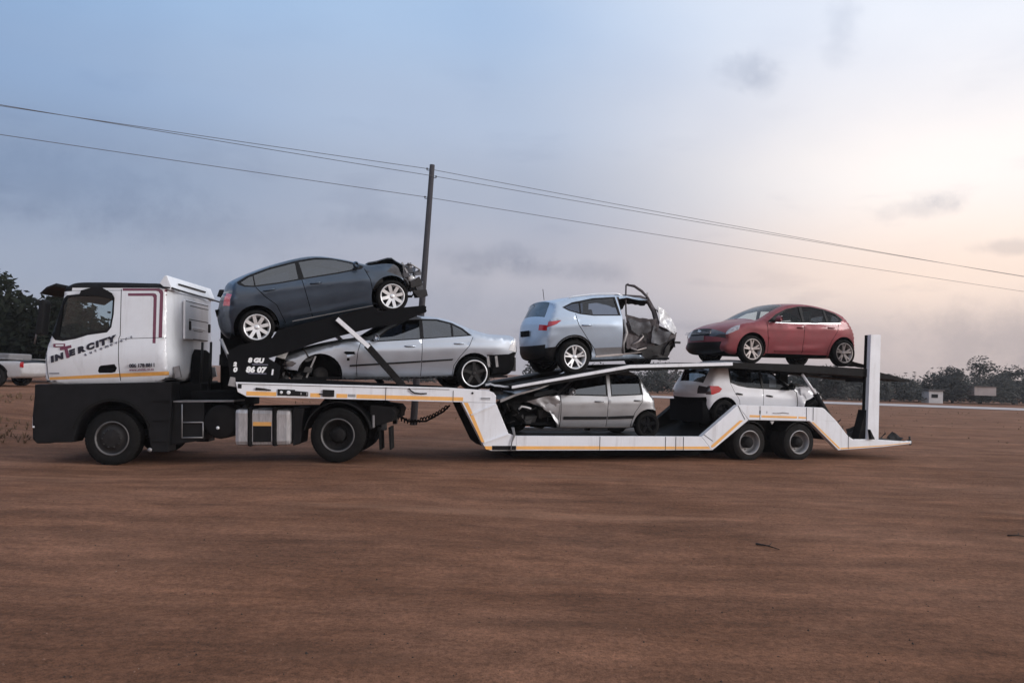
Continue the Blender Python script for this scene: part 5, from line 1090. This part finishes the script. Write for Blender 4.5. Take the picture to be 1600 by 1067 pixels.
# --- red hatchback (faces left) at the tail of the upper deck
W = .89; r0 = car_root('red_hatchback', 'dusty red hatchback facing left at the rear end of the upper deck', 5.826, 2.108, .5, W, .3)
c = Car(r0, [('front_bumper', [(-.66, .20), (-.80, .26), (-.85, .36)]), ('bumper_face', [(-.868, .46), (-.865, .53)]), ('front_grille', [(-.85, .60), (-.81, .70)]), ('bonnet', [(-.74, .775), (-.5, .875), (-.2, .955), (.02, 1.0)]), ('windscreen', [(.13, 1.04), (.5, 1.235), (.84, 1.37)]),
             ('roof', [(.97, 1.405), (1.4, 1.445), (1.78, 1.435), (2.15, 1.38), (2.45, 1.31), (2.60, 1.265)]), ('rear_window', [(2.67, 1.225), (2.84, 1.08)]), ('tailgate', [(2.95, .96), (3.04, .82), (3.08, .68)]), ('rear_bumper', [(3.11, .52), (3.08, .34), (2.95, .22)]), ('underbody', [(2.4, .20), (1.2, .18), (0, .18)])],
        W, [(-.8, .74), (0, .93), (.5, .945), (1.6, .965), (2.5, 1.02), (3, 1.0)], .35, 'paint_red', .05, (.25, .2), .06,
        [([(-.2, .80), (1.0, .835), (2.6, .87)], .018, .10), ([(.5, .33), (1.2, .36), (2.0, .44)], .02, .07)], None, .12,
        {'windscreen': [(0, .86, 'windscreen', 'glass_clear'), (.86, 1, 'a_pillar', 'paint_red')], 'rear_window': [(0, .84, 'rear_window', 'glass_dark'), (.84, 1, 'rear_pillar', 'paint_red')], 'front_bumper': [(0, .55, 'lower_grille', 'black_plastic'), (.62, .86, 'fog_lamp_recess', 'black_plastic')],
         'front_grille': [(0, .5, 'front_grille', 'black_plastic'), (.5, 1, 'headlamp', 'lamp_dark')], 'tailgate': [(.70, 1, 'tail_lamp', 'lamp_red_dull')], 'underbody': [(0, 1, 'underbody', 'void_black')]})
swin = [(.38, .945), (.64, 1.125), (.96, 1.265), (1.31, 1.342), (1.64, 1.352), (2.0, 1.305), (2.32, 1.215), (2.50, 1.085), (2.38, 1.0), (1.73, .97), (1.0, .945)]
c.sides([('arch', circ(0, .315, .375), 'x', 0), ('arch', circ(2.53, .315, .375), 'x', 0),
         ('side_glass', [(.62, 1.0), (.72, 1.10), (.98, 1.245), (1.31, 1.32), (1.33, .985), (.66, .965)], 'glass_clear', -.012), ('side_glass', [(1.39, 1.322), (1.63, 1.33), (1.97, 1.287), (2.0, 1.015), (1.72, .993), (1.39, .985)], 'glass_clear', -.012),
         ('side_glass', [(2.03, 1.272), (2.28, 1.20), (2.44, 1.08), (2.35, 1.025), (2.05, 1.015)], 'glass_clear', -.012), ('window_chrome', band([(.42, .935), (1.0, .936), (1.73, .957), (2.40, .99)], .018), 'chrome', .006), ('window_surround', swin, 'black_plastic', .002),
         ('headlamp', [(-1, .74), (-.70, .755), (-.30, .845), (-.36, .74), (-.62, .625), (-1, .60)], 'lamp_smoke', .006),
         ('tail_lamp', [(3.3, .80), (2.98, .80), (2.85, .92), (2.95, .97), (3.3, .95)], 'lamp_red_dull', .005),
         ('shut_line', band([(1.36, .96), (1.37, .6), (1.36, .26)], .012), 'void_black', -.014), ('shut_line', band([(.36, .92), (.38, .7), (.42, .5), (.44, .26)], .012), 'void_black', -.014), ('shut_line', band([(2.36, 1.0), (2.30, .8), (2.16, .58), (2.10, .40), (2.10, .27)], .012), 'void_black', -.014), ('shut_line', band([(-.72, .78), (-.3, .90), (.1, .985)], .01), 'void_black', -.012),
         ('front_door', [(.36, .93), (1.36, .96), (1.36, .26), (.44, .26), (.42, .5)], 'paint_red', 0), ('rear_door', [(1.36, .96), (2.36, 1.0), (2.30, .8), (2.16, .58), (2.1, .27), (1.36, .26)], 'paint_red', 0), ('sill_skirt', [(.40, .24), (2.12, .25), (2.12, 0), (.4, 0)], 'void_black', 0)], well=.36)
c.strips()
c.handle(1.27, .845, .2); c.handle(2.12, .875, .2); c.mirror(.60, .955, face=-1)
c.patch('door_trim', [(.62, .285), (1.34, .30), (1.34, .33), (.62, .315)], .012, 'paint_red'); c.patch('door_trim', [(1.38, .30), (2.05, .32), (2.08, .35), (1.38, .33)], .012, 'paint_red')
c.interior(1.45, .36, -1, 2.2)
for x in (0, 2.53):
    for sd_ in (-1, 1): car_wheel(r0, x, sd_*(W-.12), .315, .315, .225, sd_, ('twin', 5), 'alloy_dull')
MB().box((-.885, -.27, .50), (-.865, .27, .60), .003).build('number_plate', 'plastic_grey', r0); MB().bar((-.858, -.52, .655), (-.858, .52, .655), .014, .012).bar((-.84, -.5, .69), (-.84, .5, .69), .012, .01).build('grille_bar', 'chrome', r0)
b = MB(); b.bar((-.835, 0, .735), (-.80, -.06, .715), .012); b.bar((-.835, 0, .735), (-.80, .06, .715), .012); b.bar((-.845, 0, .71), (-.81, -.06, .69), .012); b.bar((-.845, 0, .71), (-.81, .06, .69), .012); b.build('badge', 'chrome', r0)
sheet('torn_liner', 'junk_dark', [(2.55, -.86, .16), (2.8, -.9, .12), (3.2, -.86, .04)], [(2.5, -.7, .02), (2.8, -.7, .01), (3.28, -.74, .0)], 10, 6, .04, 3., r0)

# --- silver small hatchback on the lower deck, bonnet sprung open (faces left)
W = .83; r0 = car_root('silver_small_hatchback', 'small silver hatchback with sprung bonnet and crumpled front wing on the lower deck', .793, .475, .45, W, -.2)
gate = lambda v: sst(.42, .05, v.x)
c = Car(r0, [('front_end', [(-.30, .26), (-.5, .40), (-.56, .60)]), ('bonnet_slam', [(-.46, .68), (-.05, .80), (.22, .87)]), ('windscreen', [(.36, .96), (.72, 1.22), (.98, 1.345)]), ('roof', [(1.1, 1.385), (1.5, 1.42), (2.0, 1.415), (2.28, 1.375)]), ('rear_window', [(2.38, 1.31), (2.56, 1.08)]),
             ('tailgate', [(2.66, .96), (2.74, .86), (2.78, .70)]), ('rear_bumper', [(2.83, .56), (2.83, .38), (2.75, .24)]), ('underbody', [(2.2, .19), (1.2, .17), (.4, .17)])],
        W, [(-.5, .70), (.3, .84), (1.5, .86), (2.3, .90), (2.8, .88)], .29, 'paint_silver_dull', .05, (.16, .16), .06,
        [([(.3, .70), (1.4, .735), (2.6, .78)], .014, .09)], bumpy(.07, 4.5, gate, (.0, .03, 0), 6.), .09,
        {'windscreen': [(0, .86, 'windscreen', 'glass_dark'), (.86, 1, 'a_pillar', 'paint_silver_dull')], 'rear_window': [(0, .84, 'rear_window', 'glass_dark'), (.84, 1, 'rear_pillar', 'paint_silver_dull')], 'tailgate': [(.74, 1, 'tail_lamp', 'lamp_red')], 'underbody': [(0, 1, 'underbody', 'void_black')],
         'front_end': [(0, 1, 'front_end', 'junk_dark')], 'bonnet_slam': [(0, 1, 'engine_bay', 'junk_dark')]})
swin = [(.40, .845), (.73, 1.12), (.98, 1.275), (1.5, 1.318), (1.56, 1.318), (2.27, 1.285), (2.31, .895), (1.53, .845)]
c.sides([('arch', circ(2.47, .24, .365), 'x', 0), ('void', [(-.9, 0), (-.9, .72), (-.50, .72), (-.28, .665), (.0, .63), (.16, .545), (.25, .49), (.34, .36), (.41, .20), (.4, 0)], None, 0),
         ('side_glass', [(.52, .875), (.76, 1.10), (1.0, 1.25), (1.465, 1.293), (1.465, .872)], 'glass_dark', -.012), ('side_glass', [(1.585, 1.292), (2.235, 1.262), (2.27, .915), (1.585, .875)], 'glass_dark', -.012),
         ('b_pillar', [(1.49, 1.34), (1.56, 1.34), (1.56, .84), (1.49, .84)], 'paint_silver_dull', .004), ('window_surround', swin, 'black_plastic', .002),
         ('tail_lamp', [(3, .94), (2.70, .93), (2.64, .85), (2.68, .76), (3, .74)], 'lamp_red', .006),
         ('shut_line', band([(1.49, .85), (1.49, .5), (1.49, .22)], .011), 'void_black', -.014), ('shut_line', band([(.44, .83), (.455, .5), (.46, .20)], .014), 'void_black', -.014), ('shut_line', band([(2.30, .90), (2.28, .75), (2.12, .52), (2.07, .35), (2.06, .22)], .011), 'void_black', -.014),
         ('crumpled_wing', [(-.6, .6), (.0, .6), (.4, .15), (.44, .85), (0, .85), (-.6, .8)], 'paint_silver_dull', -.01),
         ('front_door', [(.45, .85), (1.49, .85), (1.49, .22), (.46, .22)], 'paint_silver_dull', 0), ('rear_door', [(1.49, .85), (2.30, .90), (2.28, .75), (2.12, .52), (2.06, .22), (1.49, .22)], 'paint_silver_dull', 0)], well=.34)
c.strips()
c.patch('side_moulding', [(.52, .355), (1.47, .375), (1.47, .432), (.52, .42)], .016, 'black_plastic'); c.patch('side_moulding', [(1.51, .376), (2.09, .40), (2.11, .465), (1.51, .433)], .016, 'black_plastic'); c.patch('sill_trim', [(.46, .185), (2.06, .215), (2.06, .232), (.46, .202)], .006, 'alloy_dull')
c.handle(1.29, .735, .2); c.handle(2.19, .775, .2); c.mirror(.64, .87, face=-1)
c.interior(1.3, .34, -1, 2.05)
for sd_ in (-1, 1): car_wheel(r0, 2.47, sd_*(W-.15), .27, .28, .19, sd_, ('plain', 5), 'void_black', .17)
car_wheel(r0, 0.02, W-.15, .27, .28, .19, 1, ('plain', 5), 'void_black', .17)
sheet('sprung_bonnet', 'paint_silver_dull', [(-.80, -.76, .71), (-.45, -.78, .85), (-.05, -.76, .955), (.22, -.72, 1.05)], [(-.80, .76, .72), (-.45, .78, .87), (-.05, .76, .975), (.22, .72, 1.06)], 14, 14, .022, 6., r0, .0)
sheet('bonnet_edge', 'paint_silver_dull', [(-.82, -.785, .73), (-.45, -.795, .865), (-.05, -.775, .965), (.22, -.735, 1.06)], [(-.82, -.785, .67), (-.45, -.795, .825), (-.05, -.775, .935), (.22, -.735, 1.035)], 12, 3, .008, 7., r0, .02)
sheet('crumpled_wing', 'paint_silver_dull', [(-.28, -.80, .70), (.05, -.82, .80), (.42, -.82, .85)], [(.02, -.80, .62), (.20, -.80, .52), (.42, -.80, .26)], 16, 12, .05, 9., r0)
sheet('scuttle_panel', 'paint_silver_dull', [(-.10, -.76, .80), (.2, -.76, .86), (.42, -.76, .92)], [(.0, -.5, .84), (.2, -.5, .90), (.42, -.5, .95)], 10, 6, .03, 19., r0)
rj = random.Random(51)
junk(rj, (-.62, -.72, .25), (.25, .6, .64), 60, size=(.08, .34)).build('engine_wreckage', 'junk_dark', r0); MB().box((-.5, -.5, .2), (.3, .5, .6), .04).build('engine_block', 'void_black', r0)
MB().tube([(-.42, -.74, .54), (-.36, -.75, .60), (-.26, -.74, .585), (-.16, -.74, .56)], .022, 6).build('broken_headlight', 'lamp_clear', r0)

# --- white small hatchback, rear bumper missing (faces right), over the trailer axles
W = .79; r0 = car_root('white_small_hatchback', 'small white hatchback without its rear bumper above the trailer axles', 5.117, .735, .45, W, 1.2)
gate = lambda v: sst(2.0, 2.35, v.x)
c = Car(r0, [('rear_crash_panel', [(-.42, .30), (-.50, .42), (-.53, .52)]), ('tailgate_lower', [(-.56, .60)]), ('tailgate', [(-.575, .69), (-.565, .81)]), ('tailgate_upper', [(-.53, .89)]), ('rear_window', [(-.48, .96), (-.34, 1.16), (-.25, 1.27)]), ('roof', [(-.2, 1.33), (.2, 1.42), (.75, 1.44), (1.1, 1.40)]), ('windscreen', [(1.24, 1.345), (1.55, 1.14), (1.84, .945)]),
             ('bonnet', [(1.95, .91), (2.4, .86), (2.68, .78)]), ('front_end', [(2.80, .66), (2.82, .45), (2.7, .28)]), ('underbody', [(2.0, .2), (1.0, .19), (0, .2)])],
        W, [(-.5, .92), (.2, .92), (.57, .83), (1.65, .77), (2.6, .74)], .30, 'paint_white', .05, (.15, .18), .06,
        [([(-.3, .68), (1.0, .63), (1.9, .60)], .014, .08)], bumpy(.10, 4, gate, (-.05, 0, 0), 2.), .10,
        {'windscreen': [(0, .86, 'windscreen', 'glass_mid'), (.86, 1, 'a_pillar', 'black_plastic')], 'rear_window': [(0, .84, 'rear_window', 'glass_dark'), (.84, 1, 'rear_pillar', 'paint_white')], 'tailgate': [(.70, 1, 'tail_lamp_dark', 'lamp_dark')], 'underbody': [(0, 1, 'underbody', 'void_black')], 'rear_crash_panel': [(0, 1, 'rear_crash_panel', 'void_black')], 'front_end': [(0, 1, 'front_end', 'junk_dark')]})
swin = [(.14, 1.28), (.13, .935), (.33, .865), (.57, .825), (.97, .80), (1.65, .765), (1.80, .80), (1.5, 1.03), (1.2, 1.22), (1.0, 1.29), (.6, 1.32)]
c.sides([('arch', circ(0, .28, .345), 'x', 0), ('arch', circ(2.42, .28, .345), 'x', 0), ('void', [(-.9, .53), (-.60, .50), (-.48, .345), (-.32, .335), (-.3, 0), (-.9, 0)], None, 0),
         ('side_glass', [(.18, 1.265), (.17, .965), (.36, .89), (.58, .85), (.95, .825), (.95, 1.28), (.6, 1.30)], 'glass_mid', -.012), ('side_glass', [(1.0, 1.262), (1.0, .822), (1.62, .79), (1.70, .83), (1.45, 1.02), (1.18, 1.195)], 'glass_mid', -.012), ('window_surround', swin, 'black_plastic', .002),
         ('tail_lamp_dark', [(-.9, .80), (-.50, .83), (-.36, .86), (-.34, .68), (-.46, .675), (-.9, .68)], 'lamp_dark', .008), ('tail_lamp', [(-.36, .862), (-.17, .86), (-.08, .80), (-.14, .73), (-.30, .675), (-.345, .678)], 'lamp_red', .008),
         ('shut_line', band([(.98, .81), (.975, .6), (.98, .26)], .011), 'void_black', -.014), ('shut_line', band([(1.80, .78), (1.87, .73), (1.895, .5), (1.87, .26)], .02), 'void_black', -.014), ('shut_line', band([(.13, .93), (.22, .75), (.36, .55), (.42, .26)], .008), 'void_black', -.006),
         ('front_door', [(.98, .82), (1.80, .78), (1.89, .6), (1.87, .26), (.98, .26)], 'paint_white', 0), ('rear_door', [(.13, .94), (.98, .82), (.98, .26), (.42, .26), (.36, .55), (.22, .75)], 'paint_white', 0)], well=.34)
c.strips()
c.handle(.35, .69, .17, 'black_plastic', -.15); c.handle(1.135, .645, .17, 'black_plastic', -.15); c.mirror(1.66, .80, 'black_plastic', face=1)
c.interior(1.15, .34, 1, .42)
for x in (0, 2.42):
    for sd_ in (-1, 1): car_wheel(r0, x, sd_*(W-.12), .28, .28, .19, sd_, ('plain', 5), 'void_black', .17)
MB().box((-.50, -.66, .06), (-.30, .70, .54), .02).build('rear_crossmember', 'void_black', r0)
MB().box((1.28, -.6, .84), (1.46, -.595, 1.0)).build('window_sticker', 'text_white', r0)
MB().tube([(-.535, .70, .94), (-.46, .66, 1.06), (-.33, .62, 1.22)], .02, 6).build('wiper_trim', 'paint_white', r0)
sheet('crumpled_wing', 'paint_white', [(1.93, -.80, .86), (2.1, -.82, .84), (2.30, -.78, .78)], [(2.02, -.78, .46), (2.12, -.76, .50), (2.24, -.72, .60)], 10, 10, .05, 23., r0)
junk(random.Random(61), (2.05, -.72, .3), (2.6, .5, .72), 30).build('front_wreckage', 'junk_dark', r0)

# --- white pickup on the bank behind the truck cab (faces left)
W = .9; r0 = empty('white_pickup', 'white pickup parked on the bank behind the truck cab at the left edge', 'pickup', frame((-21.87, 30, gz(-20, 30)), 0, 0))
c = Car(r0, [('front_bumper', [(-.75, .32), (-.85, .45), (-.86, .68)]), ('bonnet', [(-.80, .88), (-.3, 1.0), (.3, 1.05)]), ('windscreen', [(.42, 1.1), (.95, 1.58)]), ('roof', [(1.08, 1.65), (1.6, 1.68), (1.95, 1.64)]), ('rear_window', [(2.03, 1.56), (2.12, 1.08)]), ('load_bed_floor', [(2.16, .98), (3.0, .96), (4.05, .96)]), ('tailgate', [(4.13, .90), (4.15, .60)]), ('rear_bumper', [(4.14, .5), (4.0, .36)]), ('underbody', [(3, .32), (1, .3)])],
        W, [(-.8, .9), (.4, 1.06), (2.1, 1.04), (4.2, 1.1)], .28, 'paint_dim_white', .04, (.14, .06), .05, None, None, .06,
        {'windscreen': [(0, .86, 'windscreen', 'glass_dark'), (.86, 1, 'a_pillar', 'paint_dim_white')], 'rear_window': [(0, .86, 'rear_window', 'glass_dark')], 'underbody': [(0, 1, 'underbody', 'void_black')], 'load_bed_floor': [(0, 1, 'load_bed_floor', 'black_plastic')]})
c.sides([('arch', circ(0, .37, .44), 'x', 0), ('arch', circ(3.1, .37, .44), 'x', 0), ('side_glass', [(.62, 1.10), (1.05, 1.53), (1.85, 1.53), (1.95, 1.10)], 'glass_dark', -.01), ('shut_line', band([(.5, 1.05), (.52, .4)], .015), 'void_black', -.012), ('shut_line', band([(2.02, 1.05), (2.05, .4)], .015), 'void_black', -.012)])
c.strips()
for x in (0, 3.1):
    for sd_ in (-1, 1): car_wheel(r0, x, sd_*(W-.13), .36, .365, .21, sd_, ('five', 6), 'wheel_grey', .24)
c.patch('tail_lamp', [(4.0, .72), (4.12, .72), (4.12, .92), (4.0, .92)], .006, 'lamp_red'); c.mirror(.7, 1.06, 'black_plastic', face=-1); c.patch('arch_trim', circ(3.1, .37, .5, 16, 165, 15)+circ(3.1, .37, .44, 16, 15, 165), .012, 'black_plastic')
for sd_ in (-1, 1): MB().tube([(2.16, sd_*.80, 1.02), (4.05, sd_*.80, 1.02)], .02, 6).build('bed_rail', 'steel', r0)
MB().box((2.3, -.7, .97), (3.5, .7, 1.22), .06).build('load_cover', 'plastic_grey', r0)

# ------------------------------------------------------------------ thin evening haze
hz = MB().box((-240, -30, -1.2), (300, 330, 10.5)).build('haze', None); tag(hz, 'thin pale evening haze over the whole lot', 'haze', kind='stuff')
m = bpy.data.materials.new('haze_air'); m.use_nodes = True; m.node_tree.nodes.clear()
o = m.node_tree.nodes.new('ShaderNodeOutputMaterial'); v = m.node_tree.nodes.new('ShaderNodeVolumePrincipled'); v.inputs['Color'].default_value = (.92, .90, .92, 1); v.inputs['Density'].default_value = .0005; v.inputs['Anisotropy'].default_value = .2
m.node_tree.links.new(v.outputs[0], o.inputs['Volume']); hz.data.materials.append(m)
